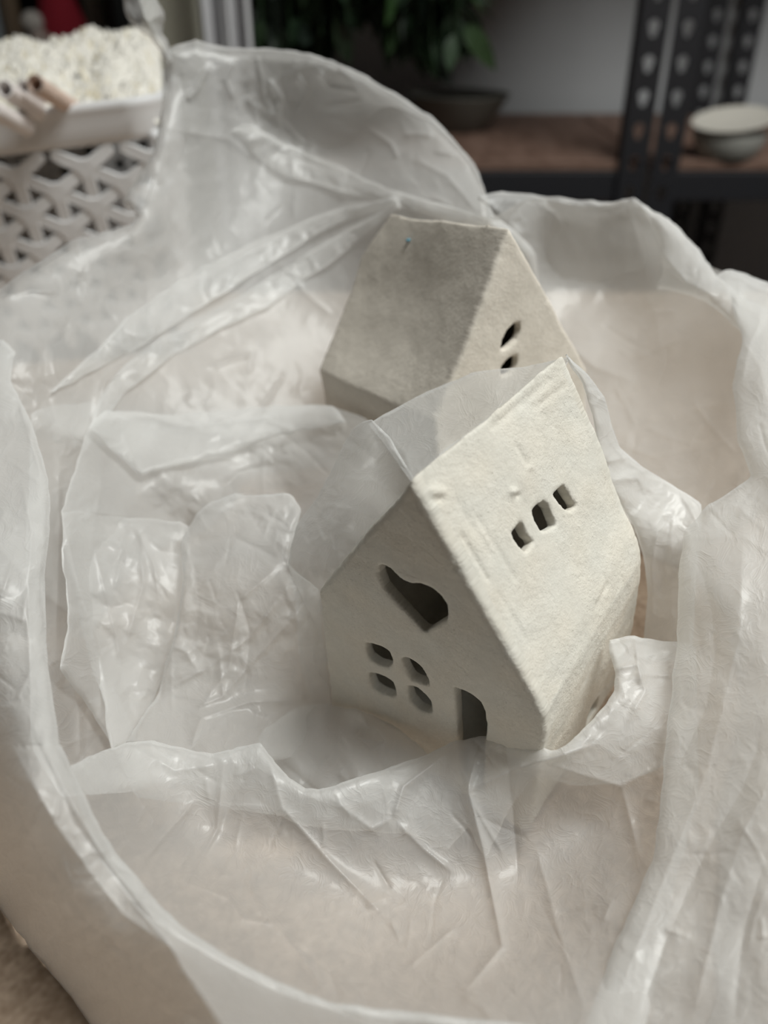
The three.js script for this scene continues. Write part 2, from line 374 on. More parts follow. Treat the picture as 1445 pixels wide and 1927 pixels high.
function nearestOn(P, x, y) {
  let best = 1e18, bx = 0, by = 0, inside = false;
  for (let i = 0, j = P.length - 1; i < P.length; j = i++) {
    const [ax, ay] = P[j], [cx, cy] = P[i], dx = cx - ax, dy = cy - ay, t = clamp(((x - ax) * dx + (y - ay) * dy) / (dx * dx + dy * dy + 1e-12)), ex = ax + t * dx, ey = ay + t * dy, d = (x - ex) ** 2 + (y - ey) ** 2;
    if (d < best) { best = d; bx = ex; by = ey; }
    if ((ay > y) !== (cy > y) && x < ax + (y - ay) / (cy - ay) * (cx - ax)) inside = !inside;
  }
  return [Math.sqrt(best), bx, by, inside];
}
// a sheet of film: outline, the places it passes through, its sharp folds [[x, y], ...] with height (mm, + towards the eye) and width, crumple height (mm)
function sheet(name, o) {
  const jag = o.jag ?? 3.2, P = smoothLoop(o.outline, 6).map(([x, y]) => [x + jag * (facet(x, y, 34, 0.3, 1, 201) + 0.4 * facet(x, y, 13, 0.3, 1, 205)), y + jag * (facet(x, y, 34, 1.3, 1, 203) + 0.4 * facet(x, y, 13, 1.3, 1, 207))]), step = Math.min(2.9, o.step ?? 2.9), f = o.base ?? spline(o.points), b = bounds(P);
  const nx = Math.ceil((b[2] - b[0]) / step) + 3, ny = Math.ceil((b[3] - b[1]) / step) + 3, x0 = b[0] - step, y0 = b[1] - step;
  const V = new Array(nx * ny), inn = new Uint8Array(nx * ny);
  const jr = rng((o.seed ?? 1) * 77 + 5);
  for (let j = 0; j < ny; j++) for (let i = 0; i < nx; i++) {
    const x = x0 + (i + (j & 1) * 0.5) * step, y = y0 + j * step, q = nearestOn(P, x, y); V[j * nx + i] = [x, y, q]; inn[j * nx + i] = q[3] ? 1 : 0;
  }
  const folds = (o.folds ?? []).map((k) => ({ p: k.p, h: k.h * 0.46 / 1000, w: (k.w ?? 14) * 0.9, b: bounds(k.p), side: k.side ?? 0 }));
  // sharp creases scattered over the film
  {
    const n = Math.round((o.creases ?? 1) * (b[2] - b[0]) * (b[3] - b[1]) / 9000);
    for (let k = 0; k < n; k++) {
      const x = b[0] + jr() * (b[2] - b[0]), y = b[1] + jr() * (b[3] - b[1]), a = noise2(x / 260 + (o.seed ?? 1), y / 260) * 3 + (jr() - 0.5) * 1.6, l = 25 + 90 * jr() * jr(), bend = (jr() - 0.5) * 0.5;
      const p = [[x, y], [x + l * Math.cos(a), y + l * Math.sin(a)], [x + l * Math.cos(a) + l * 0.8 * Math.cos(a + bend), y + l * Math.sin(a) + l * 0.8 * Math.sin(a + bend)]];
      folds.push({ p, h: (jr() < 0.65 ? 1 : -1) * (0.35 + 0.75 * jr()) / 1000 * (o.creaseHeight ?? 1), w: 3 + 4 * jr(), b: bounds(p) });
    }
  }
  const id = new Int32Array(nx * ny).fill(-1), pos = [], uv = [], idx = [];
  const amp = (o.crumple ?? 1.5) / 1000, seed = o.seed ?? 1, curl = (o.curl ?? 3) / 1000, cw = o.curlWidth ?? 10;
  const depthAt = (x, y, e) => {
    let d = f(x, y);
    for (const k of folds) {
      if (x < k.b[0] - k.w * 4 || x > k.b[2] + k.w * 4 || y < k.b[1] - k.w * 4 || y > k.b[3] + k.w * 4) continue;
      let m = 1e9, along = 0;
      for (let i = 0; i < k.p.length - 1; i++) {
        const [ax, ay] = k.p[i], [bx, by] = k.p[i + 1], dx = bx - ax, dy = by - ay, t = clamp(((x - ax) * dx + (y - ay) * dy) / (dx * dx + dy * dy)), ex = x - ax - t * dx, ey = y - ay - t * dy, r = Math.hypot(ex, ey);
        if (r < m) { m = r; along = (i + t) / (k.p.length - 1); }
      }
      const taper = Math.min(1, Math.min(along, 1 - along) * 6 + 0.15);
      d -= k.h * taper * Math.exp(-Math.sqrt(m * m + 1) / k.w);
    }
    const local = o.where ? o.where(x, y) : 1;
    d -= amp * local * crumple(x, y, seed) * (d / 0.3);
    return d + curl * Math.exp(-e / cw);
  };
  const vert = (x, y, d) => { const p = at(x, y, d).sub(bagPos); pos.push(p.x, p.y, p.z); uv.push(x * 0.3 / F / 0.07, y * 0.3 / F / 0.07); return pos.length / 3 - 1; };
  const get = (k) => {
    if (id[k] >= 0) return id[k];
    let [x, y, q] = V[k], e = q[0]; if (!inn[k]) { x = q[1]; y = q[2]; e = 0; }
    return (id[k] = vert(x, y, depthAt(x, y, e)));
  };
  const tri = (a, b, c) => { if (inn[a] || inn[b] || inn[c]) { const [A, B, C] = [get(a), get(b), get(c)]; idx.push(A, C, B); } };
  for (let j = 0; j < ny - 1; j++) for (let i = 0; i < nx - 1; i++) {
    const a = j * nx + i, b2 = a + 1, c = a + nx, d = c + 1;
    if (j & 1) { tri(a, b2, d); tri(a, d, c); } else { tri(a, b2, c); tri(b2, d, c); }
  }
  // the edge is turned over: a narrow doubled strip of film along the outline
  const hem = o.hem ?? 5;
  if (hem) {
    let area = 0; for (let i = 0; i < P.length; i++) { const [ax, ay] = P[i], [bx, by] = P[(i + 1) % P.length]; area += ax * by - bx * ay; }
    const s = area > 0 ? 1 : -1, n = P.length, rows = [0, 0.5, 1].map((k) => P.map(([x, y], i) => {
      const [ax, ay] = P[(i + n - 1) % n], [bx, by] = P[(i + 1) % n], l = Math.hypot(bx - ax, by - ay) || 1, w = hem * k * (0.55 + 0.45 * noise2(x / 60, y / 60)) * (1 + 0.2 * k), X = x - (by - ay) / l * s * w, Y = y + (bx - ax) / l * s * w;
      return vert(X, Y, depthAt(X, Y, w) - 0.0004);
    }));
    for (let r = 0; r < 2; r++) for (let i = 0; i < n; i++) { const a = rows[r][i], b = rows[r][(i + 1) % n], c = rows[r + 1][i], d = rows[r + 1][(i + 1) % n]; if (s > 0) idx.push(a, c, b, b, c, d); else idx.push(a, b, c, b, d, c); }
  }
  const g = new THREE.BufferGeometry();
  g.setAttribute('position', new THREE.Float32BufferAttribute(pos, 3)); g.setAttribute('uv', new THREE.Float32BufferAttribute(uv, 2)); g.setIndex(idx); g.computeVertexNormals();
  mesh(name, g, o.mat ?? film, bag);
  return f;
}

// back panel: the tall wall of film behind the houses
const RIM_BACK = [[925, 400, 41.5], [910, 345, 43], [850, 255, 44.5], [760, 185, 45.5], [640, 118, 46], [540, 92, 46], [420, 88, 45.5], [330, 85, 44.5]];
const backF = sheet('back_panel', {
  outline: [[315, 95], [330, 86], [370, 73], [420, 88], [480, 89], [540, 93], [600, 105], [640, 119], [700, 150], [760, 186], [810, 217], [850, 256], [890, 305], [910, 347], [925, 400], [1010, 480], [1000, 840], [500, 920], [100, 830], [-80, 780], [-80, 590], [0, 543], [60, 500], [130, 455], [180, 440], [242, 424], [255, 404], [237, 378], [246, 352], [275, 312], [290, 280], [300, 230], [314, 160]],
  points: [...RIM_BACK, [312, 160, 44.5], [295, 270, 44], [245, 350, 43.5], [245, 420, 42.5], [130, 455, 41], [0, 545, 38.5], [-80, 590, 37.5],
    [500, 300, 49], [740, 375, 45], [650, 260, 49], [400, 400, 46.5], [300, 500, 44], [180, 600, 41], [60, 680, 37.5], [600, 500, 47.5], [500, 650, 45.5], [350, 700, 43], [200, 750, 40], [600, 800, 45], [900, 600, 47.5], [900, 820, 46], [100, 800, 37.5], [-80, 760, 35.5], [1000, 600, 46]],
  folds: [
    { p: [[742, 374], [650, 392], [560, 430], [430, 495], [330, 560], [250, 620], [180, 690]], h: 7, w: 16 },
    { p: [[740, 388], [640, 450], [520, 530], [420, 590], [300, 650], [200, 720], [170, 800]], h: 8, w: 15 },
    { p: [[690, 400], [560, 470], [400, 560], [290, 620]], h: -5, w: 12 },
    { p: [[450, 235], [520, 275], [640, 320], [745, 372]], h: 7, w: 15 },
    { p: [[500, 300], [600, 340], [735, 380]], h: -6, w: 16 }, { p: [[505, 150], [530, 185], [520, 215]], h: 6, w: 5 }, { p: [[560, 140], [575, 170], [560, 215]], h: 6, w: 5 }, { p: [[600, 130], [620, 165], [680, 175]], h: 6, w: 5 }, { p: [[610, 200], [650, 195], [690, 185]], h: 6, w: 5 }, { p: [[615, 225], [660, 240], [680, 235]], h: 6, w: 5 }, { p: [[440, 110], [425, 150], [440, 190]], h: 5, w: 6 }, { p: [[395, 120], [370, 170], [350, 190]], h: 5, w: 6 },
    { p: [[745, 372], [820, 375], [910, 415]], h: 5, w: 12 },
    { p: [[780, 300], [840, 330], [900, 400]], h: 4, w: 9 },
    { p: [[742, 368], [746, 400]], h: 5, w: 10 },
    { p: [[0, 560], [60, 545], [110, 550]], h: 4, w: 8 },
    { p: [[330, 110], [360, 240], [330, 330]], h: -3, w: 20 },
    { p: [[480, 92], [490, 140], [500, 190]], h: 3, w: 6 },
    { p: [[690, 240], [735, 270], [750, 300]], h: 4, w: 7 },
    { p: [[815, 285], [860, 290], [890, 320]], h: 4, w: 6 },
    { p: [[330, 245], [430, 262], [480, 300]], h: 3, w: 10 },
  ],
  crumple: 4, creases: 0.6, where: (x, y) => 0.22 + 1.0 * Math.exp(-(((x - 560) / 150) ** 2 + ((y - 170) / 70) ** 2)) + 0.8 * Math.exp(-(((x - 80) / 80) ** 2 + ((y - 680) / 80) ** 2)), seed: 2, curl: 9, curlWidth: 9,
});
// the pinched double fold that runs from the knot behind the houses to the left rim
const lift = (f, mm) => (x, y) => f(x, y) - mm / 1000;
sheet('fold', { outline: [[742, 370], [650, 388], [560, 420], [430, 478], [330, 535], [240, 600], [175, 665], [96, 742], [190, 690], [250, 660], [330, 610], [430, 545], [560, 462], [650, 412], [746, 384]], base: lift(backF, 3), crumple: 3, seed: 5, curl: 1.2, curlWidth: 8 });
sheet('fold', { outline: [[744, 380], [640, 440], [520, 515], [420, 575], [300, 640], [215, 705], [176, 780], [160, 850], [190, 800], [240, 735], [330, 668], [430, 612], [530, 560], [650, 470], [748, 392]], base: lift(backF, 3.5), crumple: 3, seed: 6, curl: 1.2, curlWidth: 8 });
sheet('fold', { outline: [[470, 235], [540, 275], [640, 312], [742, 360], [900, 405], [925, 420], [900, 440], [850, 420], [760, 385], [735, 378], [640, 360], [540, 330], [480, 290], [440, 245]], base: lift(backF, 3.5), crumple: 3, seed: 7, curl: 1.2, curlWidth: 8 });

// handle: the tied ear that stands up beside the basket
sheet('handle', {
  outline: [[222, -70], [231, -10], [236, 20], [247, 42], [264, 58], [284, 74], [300, 96], [312, 118], [326, 112], [318, 84], [306, 62], [310, 38], [312, 25], [300, 8], [288, -15], [280, -70]],
  points: [[230, 0, 45], [300, 20, 44.5], [260, 30, 43.6], [290, 60, 44], [312, 110, 44], [250, -60, 45.5]],
  folds: [{ p: [[250, -50], [268, 20], [312, 110]], h: 7, w: 7 }, { p: [[238, -20], [255, 30], [300, 95]], h: -4, w: 6 }, { p: [[285, 35], [309, 26]], h: 6, w: 6 }, { p: [[280, -40], [290, 20], [306, 60]], h: -5, w: 7 }],
  crumple: 4, seed: 9, curl: 8, curlWidth: 6, step: 3,
});

// right back panel and the hollow below it
sheet('right_panel', {
  outline: [[900, 372], [940, 361], [1000, 365], [1060, 373], [1120, 380], [1165, 379], [1191, 370], [1225, 392], [1260, 416], [1300, 450], [1330, 490], [1350, 520], [1430, 620], [1460, 800], [1440, 960], [1300, 1040], [1100, 960], [950, 760], [930, 520], [905, 440]],
  points: [[905, 375, 42], [1000, 365, 43], [1120, 380, 43], [1190, 370, 42.5], [1260, 415, 42], [1330, 490, 41], [1400, 600, 39], [1050, 500, 46], [1200, 480, 45], [1200, 700, 43], [1350, 700, 39], [1150, 850, 39.5], [1300, 900, 35.5], [1100, 650, 44.5], [1000, 480, 45], [940, 430, 43], [960, 740, 44], [1430, 800, 36], [1300, 1030, 33.5], [1120, 950, 36]],
  folds: [{ p: [[1192, 372], [1225, 420], [1247, 480], [1238, 545], [1200, 590]], h: 8, w: 14 }, { p: [[1000, 366], [1060, 400], [1180, 395]], h: -5, w: 16 }, { p: [[1180, 380], [1200, 450], [1215, 530]], h: -6, w: 16 }, { p: [[920, 380], [970, 430], [1010, 520]], h: 6, w: 12 }, { p: [[1060, 640], [1120, 690], [1200, 720]], h: 6, w: 18 }, { p: [[1150, 830], [1230, 860], [1380, 830]], h: 4, w: 14 }],
  crumple: 4, where: (x, y) => 0.28 + 0.9 * Math.exp(-(((x - 960) / 60) ** 2 + ((y - 410) / 50) ** 2)) + 0.6 * sstep(780, 900, y), seed: 13, curl: 7, curlWidth: 8,
});
sheet('rim_fold', {
  outline: [[1192, 371], [1225, 392], [1260, 416], [1300, 450], [1330, 490], [1348, 520], [1400, 560], [1470, 600], [1470, 720], [1415, 660], [1390, 622], [1345, 577], [1300, 556], [1262, 545], [1238, 541], [1246, 505], [1243, 460], [1222, 415]],
  points: [[1192, 371, 42.1], [1260, 416, 41.2], [1330, 490, 39.8], [1400, 560, 38], [1238, 541, 40.6], [1345, 577, 38.2], [1400, 640, 36.5], [1300, 500, 39.6], [1470, 600, 37], [1470, 720, 34.5]],
  folds: [{ p: [[1240, 470], [1290, 530], [1350, 560]], h: 5, w: 12 }], crumple: 2.5, seed: 15, curl: 4, curlWidth: 8,
});
// left part: inner wall and crumpled floor
const leftF = sheet('left_panel', {
  outline: [[168, 800], [205, 775], [300, 806], [430, 795], [540, 768], [620, 765], [690, 790], [760, 850], [770, 960], [690, 1080], [660, 1350], [820, 1450], [620, 1540], [400, 1520], [260, 1500], [215, 1410], [168, 1335], [112, 1262], [128, 1180], [120, 1060], [116, 970], [140, 890]],
  points: [[60, 720, 35.5], [170, 700, 38.5], [205, 770, 39.3], [120, 850, 34], [115, 1000, 31.5], [120, 1200, 29.5], [135, 1400, 29.5], [250, 1300, -3.5], [400, 1320, -2.6], [550, 1300, -2.4], [630, 1340, 35], [470, 1150, -4.2], [330, 1000, -5.5], [390, 950, -6.6], [540, 935, -6.8], [560, 1060, 34], [620, 1100, 33.8], [660, 980, 33.5], [200, 880, 37.5], [300, 880, 38.8], [290, 820, 41], [450, 830, 41.3], [620, 770, 41], [690, 800, 38], [760, 930, 38], [200, 1150, 34], [230, 1000, 36], [800, 1450, 31.5], [400, 1500, -2.5], [150, 1500, -4]],
  folds: [
    { p: [[170, 700], [180, 800], [260, 880], [420, 850], [540, 815]], h: 6, w: 12 },
    { p: [[170, 790], [230, 870], [300, 900]], h: -6, w: 16 },
    { p: [[120, 960], [220, 970], [350, 985]], h: 6, w: 12 },
    { p: [[350, 985], [400, 945], [460, 928], [545, 932]], h: 7, w: 13 },
    { p: [[340, 1010], [345, 1080], [320, 1200], [305, 1300]], h: 7, w: 12 },
    { p: [[190, 1050], [215, 1130], [225, 1240]], h: 4, w: 8 },
    { p: [[120, 980], [150, 1100], [190, 1240]], h: 6, w: 14 },
    { p: [[440, 830], [520, 790], [640, 800]], h: 5, w: 12 },
    { p: [[420, 920], [450, 890], [545, 870]], h: -7, w: 16 },
    { p: [[305, 1300], [330, 1250], [420, 1200], [500, 1130]], h: 5, w: 9 },
    { p: [[330, 1340], [400, 1290], [470, 1240], [560, 1130]], h: 5, w: 9 },
    { p: [[240, 1395], [300, 1310], [320, 1250]], h: 5, w: 10 },
    { p: [[370, 1370], [450, 1330], [560, 1320]], h: 6, w: 12 },
    { p: [[370, 1200], [360, 1330]], h: -4, w: 14 },
    { p: [[100, 1280], [150, 1330], [190, 1420]], h: -9, w: 18 },
    { p: [[440, 1080], [500, 1050], [560, 1090]], h: -4, w: 12 },
    { p: [[445, 1130], [455, 1240], [520, 1330]], h: 4, w: 9 },
  ],
  crumple: 2.6, seed: 17, curl: 3, curlWidth: 9,
});
// film that hangs over the hollow, and the puffed folds in front of it
sheet('fold', { outline: [[168, 802], [205, 772], [330, 780], [480, 768], [620, 762], [650, 795], [600, 806], [540, 816], [440, 851], [340, 876], [264, 893], [235, 868], [205, 842]], base: lift(leftF, 9), crumple: 3, seed: 51, curl: 3, curlWidth: 7,
  folds: [{ p: [[200, 780], [235, 820], [264, 890]], h: 3, w: 8 }, { p: [[420, 800], [500, 790], [560, 812]], h: 3, w: 8 }, { p: [[250, 800], [400, 830], [520, 815]], h: -2, w: 14 }] });
sheet('puff', {
  outline: [[348, 1000], [372, 968], [398, 944], [440, 930], [500, 930], [546, 932], [566, 960], [552, 1020], [545, 1062], [598, 1112], [606, 1200], [622, 1335], [560, 1420], [470, 1440], [380, 1430], [310, 1410], [236, 1398], [268, 1350], [300, 1305], [312, 1245], [330, 1180], [346, 1090], [338, 1030]],
  points: [[348, 1000, 34.8], [398, 944, 35.4], [546, 932, 34.2], [545, 1062, 32.5], [600, 1115, 32], [606, 1200, 32.9], [618, 1330, 34], [470, 1430, -4.4], [300, 1400, -4.6], [236, 1398, -4.6], [300, 1305, 31.8], [330, 1180, 32.6], [430, 1080, 32.6], [450, 1200, 32], [430, 1320, 31.6], [540, 1220, 32.2]],
  folds: [{ p: [[345, 1010], [360, 1070], [335, 1180], [305, 1300]], h: 3, w: 9 }, { p: [[400, 948], [480, 965], [545, 1000]], h: 3, w: 12 }, { p: [[350, 1020], [440, 1010], [540, 1060]], h: -3, w: 12 }, { p: [[310, 1300], [400, 1250], [470, 1200], [550, 1090]], h: 5, w: 8 }, { p: [[370, 1340], [430, 1260], [450, 1130], [520, 1070]], h: 4, w: 8 }, { p: [[420, 1310], [480, 1240], [590, 1120]], h: 4, w: 7 }, { p: [[360, 1400], [380, 1350], [470, 1320], [560, 1318]], h: 5, w: 9 }, { p: [[410, 1210], [420, 1310], [370, 1330]], h: 4, w: 7 }, { p: [[445, 1110], [470, 1190], [460, 1300]], h: -4, w: 9 }, { p: [[530, 1090], [560, 1160], [570, 1320]], h: 3, w: 8 }, { p: [[300, 1300], [250, 1340], [240, 1395]], h: 3, w: 7 }, { p: [[320, 1215], [350, 1225], [370, 1260], [320, 1280]], h: 3, w: 6 }],
  crumple: 3.6, seed: 53, curl: 3, curlWidth: 7,
});
sheet('puff', {
  outline: [[116, 968], [150, 962], [220, 972], [290, 978], [352, 990], [350, 1080], [334, 1180], [316, 1250], [290, 1320], [245, 1400], [210, 1410], [196, 1330], [170, 1240], [148, 1150], [128, 1060]],
  points: [[116, 968, 33.2], [220, 972, 35.8], [352, 990, 36], [334, 1180, 34.2], [290, 1320, 32.8], [235, 1400, -4.3], [170, 1240, 31.8], [128, 1060, 32.2], [230, 1080, 34.2], [230, 1250, 33]],
  folds: [{ p: [[120, 975], [200, 985], [300, 985]], h: 3, w: 8 }, { p: [[165, 985], [190, 1080], [220, 1200], [228, 1250]], h: 4, w: 6 }, { p: [[265, 1000], [270, 1100], [235, 1220]], h: 3, w: 6 }, { p: [[150, 1010], [190, 1020], [240, 1040]], h: 3, w: 6 }, { p: [[255, 990], [290, 1060], [300, 1130]], h: 3, w: 5 }, { p: [[140, 1090], [170, 1180], [200, 1290]], h: 4, w: 8 }],
  crumple: 3.6, seed: 55, curl: 3, curlWidth: 7,
});
// the gusset that shows in the gap beside the left rim
sheet('gusset', {
  outline: [[60, 780], [180, 760], [190, 900], [170, 1050], [180, 1220], [240, 1350], [280, 1480], [120, 1500], [60, 1400], [50, 1100]],
  points: [[60, 790, 36.5], [180, 780, 40], [120, 950, 36], [130, 1150, 33.5], [120, 1280, -5.5], [160, 1400, -3.5], [260, 1470, -2.5], [60, 1100, 31.5], [60, 1400, -7], [180, 1050, 36.5]],
  folds: [{ p: [[110, 860], [112, 1000], [105, 1230]], h: 5, w: 8 }, { p: [[130, 1280], [150, 1340], [150, 1420]], h: 4, w: 8 }], crumple: 4, seed: 19, curl: 2, curlWidth: 8,
});
// film caught on the house: along the left slope, over the ridge and down the far edge
sheet('house_wrap', {
  outline: [[664, 806], [682, 794], [700, 790], [735, 826], [772, 888], [778, 908], [700, 990], [645, 1065], [606, 1115], [612, 1200], [628, 1335], [590, 1345], [566, 1250], [556, 1130], [542, 1060], [558, 990], [600, 930], [640, 850]],
  points: [[775, 900, 24.8], [700, 985, 27.3], [640, 1065, 29.5], [604, 1115, 31.2], [700, 790, 29.5], [665, 806, 30.5], [600, 930, 31.5], [560, 990, 32.2], [545, 1060, 32.4], [560, 1150, 32.6], [575, 1250, 33.5], [620, 1330, 35], [610, 1200, 33], [720, 870, 27.5]],
  folds: [{ p: [[700, 792], [735, 840], [770, 890]], h: 4, w: 10 }, { p: [[640, 900], [700, 905], [735, 925]], h: 3, w: 7 }, { p: [[610, 950], [670, 960], [700, 975]], h: 3, w: 6 }, { p: [[590, 980], [620, 1040], [600, 1110]], h: 3, w: 10 }, { p: [[560, 1070], [585, 1180], [600, 1320]], h: 3, w: 9 }],
  crumple: 4.5, jag: 1.2, seed: 21, curl: 2, curlWidth: 6, step: 3.5,
});
sheet('house_wrap', {
  outline: [[694, 798], [728, 776], [760, 759], [805, 736], [850, 718], [885, 703], [930, 695], [990, 690], [1035, 680], [1070, 672], [1064, 690], [980, 742], [900, 804], [830, 856], [776, 908], [748, 872], [720, 832]],
  points: [[776, 906, 24.5], [900, 800, 26.7], [1066, 676, 29], [700, 795, 30.2], [760, 760, 31.5], [850, 718, 32.3], [950, 692, 31.6], [1030, 680, 30], [800, 820, 28], [920, 740, 29]],
  folds: [{ p: [[740, 800], [850, 760], [980, 700]], h: 3, w: 10 }, { p: [[780, 870], [880, 780], [1000, 700]], h: -2, w: 12 }, { p: [[720, 810], [760, 850], [775, 895]], h: 4, w: 9 }],
  crumple: 2.4, jag: 1.2, seed: 23, curl: 1.5, curlWidth: 6, step: 3.5,
});
const edgeO = {
  outline: [[1064, 666], [1080, 680], [1108, 706], [1138, 750], [1152, 800], [1166, 842], [1210, 880], [1260, 910], [1320, 950], [1310, 1080], [1300, 1240], [1214, 1240], [1212, 1190], [1219, 1120], [1210, 1045], [1192, 990], [1160, 935], [1136, 900], [1142, 876], [1130, 860], [1114, 780], [1096, 722], [1074, 690]],
  points: [[1066, 668, 28.6], [1096, 722, 29.3], [1128, 850, 30.3], [1160, 935, 31], [1205, 1030, 31.9], [1219, 1120, 33], [1214, 1230, 33.4], [1138, 750, 30.4], [1166, 842, 31.4], [1260, 910, 32.8], [1310, 1000, 31.8], [1300, 1200, 31], [1250, 1100, 32.6]],
  folds: [{ p: [[1070, 672], [1110, 740], [1140, 830]], h: 3, w: 9 }, { p: [[1140, 870], [1180, 860], [1240, 900]], h: 4, w: 8 }, { p: [[1145, 905], [1200, 900], [1230, 930]], h: 4, w: 8 }, { p: [[1180, 850], [1210, 920], [1230, 1000]], h: 3, w: 8 }, { p: [[1240, 990], [1225, 1060], [1230, 1180]], h: 4, w: 8 }, { p: [[1265, 960], [1262, 1060], [1265, 1200]], h: 3, w: 9 }],
  crumple: 4, jag: 1.2, seed: 25, curl: 2, curlWidth: 6, step: 3.5,
};
const edgeF = sheet('house_wrap', edgeO);
sheet('house_wrap', { ...edgeO, base: (x, y) => edgeF(x, y) + 0.004 + 0.002 * noise2(x / 70, y / 70), folds: [], crumple: 4, seed: 26 });
// right wall: long soft folds down to the front lip
const rightO = {
  outline: [[1343, 520], [1360, 512], [1380, 511], [1410, 518], [1445, 532], [1580, 600], [1680, 820], [1680, 2010], [1080, 2010], [1102, 1927], [1150, 1800], [1192, 1700], [1226, 1620], [1244, 1510], [1250, 1420], [1262, 1300], [1274, 1200], [1276, 1070], [1290, 1000], [1335, 948], [1412, 898], [1389, 830], [1380, 720], [1397, 640], [1378, 572]],
  points: [[1345, 518, 39.5], [1445, 532, 39], [1580, 600, 37], [1397, 640, 35.8], [1380, 720, 34], [1392, 830, 31.8], [1412, 898, 30.6], [1290, 1000, 30.3], [1275, 1200, 28.4], [1262, 1300, 27.4], [1245, 1500, 25.4], [1192, 1700, 23.4], [1102, 1927, 21.3], [1445, 700, 33.3], [1445, 900, 29.8], [1445, 1100, 27], [1445, 1300, 25], [1445, 1500, 23], [1445, 1700, 21.3], [1445, 1900, 19.8], [1350, 1100, 27.7], [1350, 1400, 25.2], [1300, 1700, 22.6], [1650, 900, 29], [1650, 1250, 24.5], [1650, 1600, 21], [1650, 1950, 18.8], [1200, 2000, 20.6]],
  folds: [
    { p: [[1395, 640], [1430, 690], [1445, 760]], h: 2.4, w: 12 }, { p: [[1350, 520], [1390, 570], [1440, 600]], h: 3.0, w: 9 }, { p: [[1440, 580], [1410, 650], [1395, 720]], h: 2.4, w: 8 },
    { p: [[1300, 1000], [1340, 1150], [1345, 1230], [1330, 1330], [1250, 1500]], h: -2.4, w: 22 },
    { p: [[1400, 950], [1390, 1200], [1330, 1450], [1230, 1700], [1160, 1880]], h: 3.0, w: 26 },
    { p: [[1445, 1350], [1400, 1480], [1330, 1600], [1250, 1780], [1200, 1927]], h: -3.0, w: 24 },
    { p: [[1460, 1450], [1400, 1560], [1360, 1680], [1300, 1927]], h: 3.0, w: 22 },
    { p: [[1300, 960], [1380, 950], [1445, 1000]], h: 2.4, w: 16 }, { p: [[1290, 1010], [1400, 1010], [1460, 1050]], h: 1.8, w: 14 },
    { p: [[1445, 1600], [1400, 1750], [1380, 1927]], h: -2.4, w: 20 },
  ],
  crumple: 3, where: (x, y) => 0.4 + 0.9 * Math.exp(-(((x - 1420) / 60) ** 2 + ((y - 570) / 70) ** 2)) + 0.2 * sstep(1300, 900, y), creases: 0.35, seed: 27, curl: 3, curlWidth: 8,
};
const rightF = sheet('right_wall', rightO);
sheet('wall_lining', { ...rightO, base: (x, y) => rightF(x, y) + 0.006 + 0.004 * noise2(x / 150, y / 150), folds: [], crumple: 3, creases: 0.35, seed: 28, hem: 0 });
// film bunched against the foot of the house
const footO = {
  outline: [[560, 1330], [594, 1326], [640, 1329], [700, 1346], [748, 1370], [780, 1396], [806, 1424], [760, 1475], [690, 1490], [600, 1510], [480, 1440], [500, 1370]],
  points: [[594, 1328, 33.7], [700, 1348, 32.2], [806, 1424, 29.9], [690, 1480, 29.2], [600, 1500, 29.8], [480, 1430, 31.6], [530, 1345, 33.6], [640, 1400, 31.4], [760, 1470, 29]],
  folds: [{ p: [[600, 1330], [615, 1400], [650, 1480]], h: 4, w: 8 }, { p: [[620, 1360], [680, 1390], [760, 1400]], h: 4, w: 10 }, { p: [[640, 1480], [690, 1420], [740, 1380]], h: 3, w: 8 }],
  crumple: 5, seed: 29, curl: 3, curlWidth: 8,
};
const footF = sheet('base_fold', footO);
sheet('base_fold', { ...footO, base: (x, y) => footF(x, y) - 0.004 - 0.003 * noise2(x / 90, y / 90), folds: [], crumple: 3.5, seed: 30 });
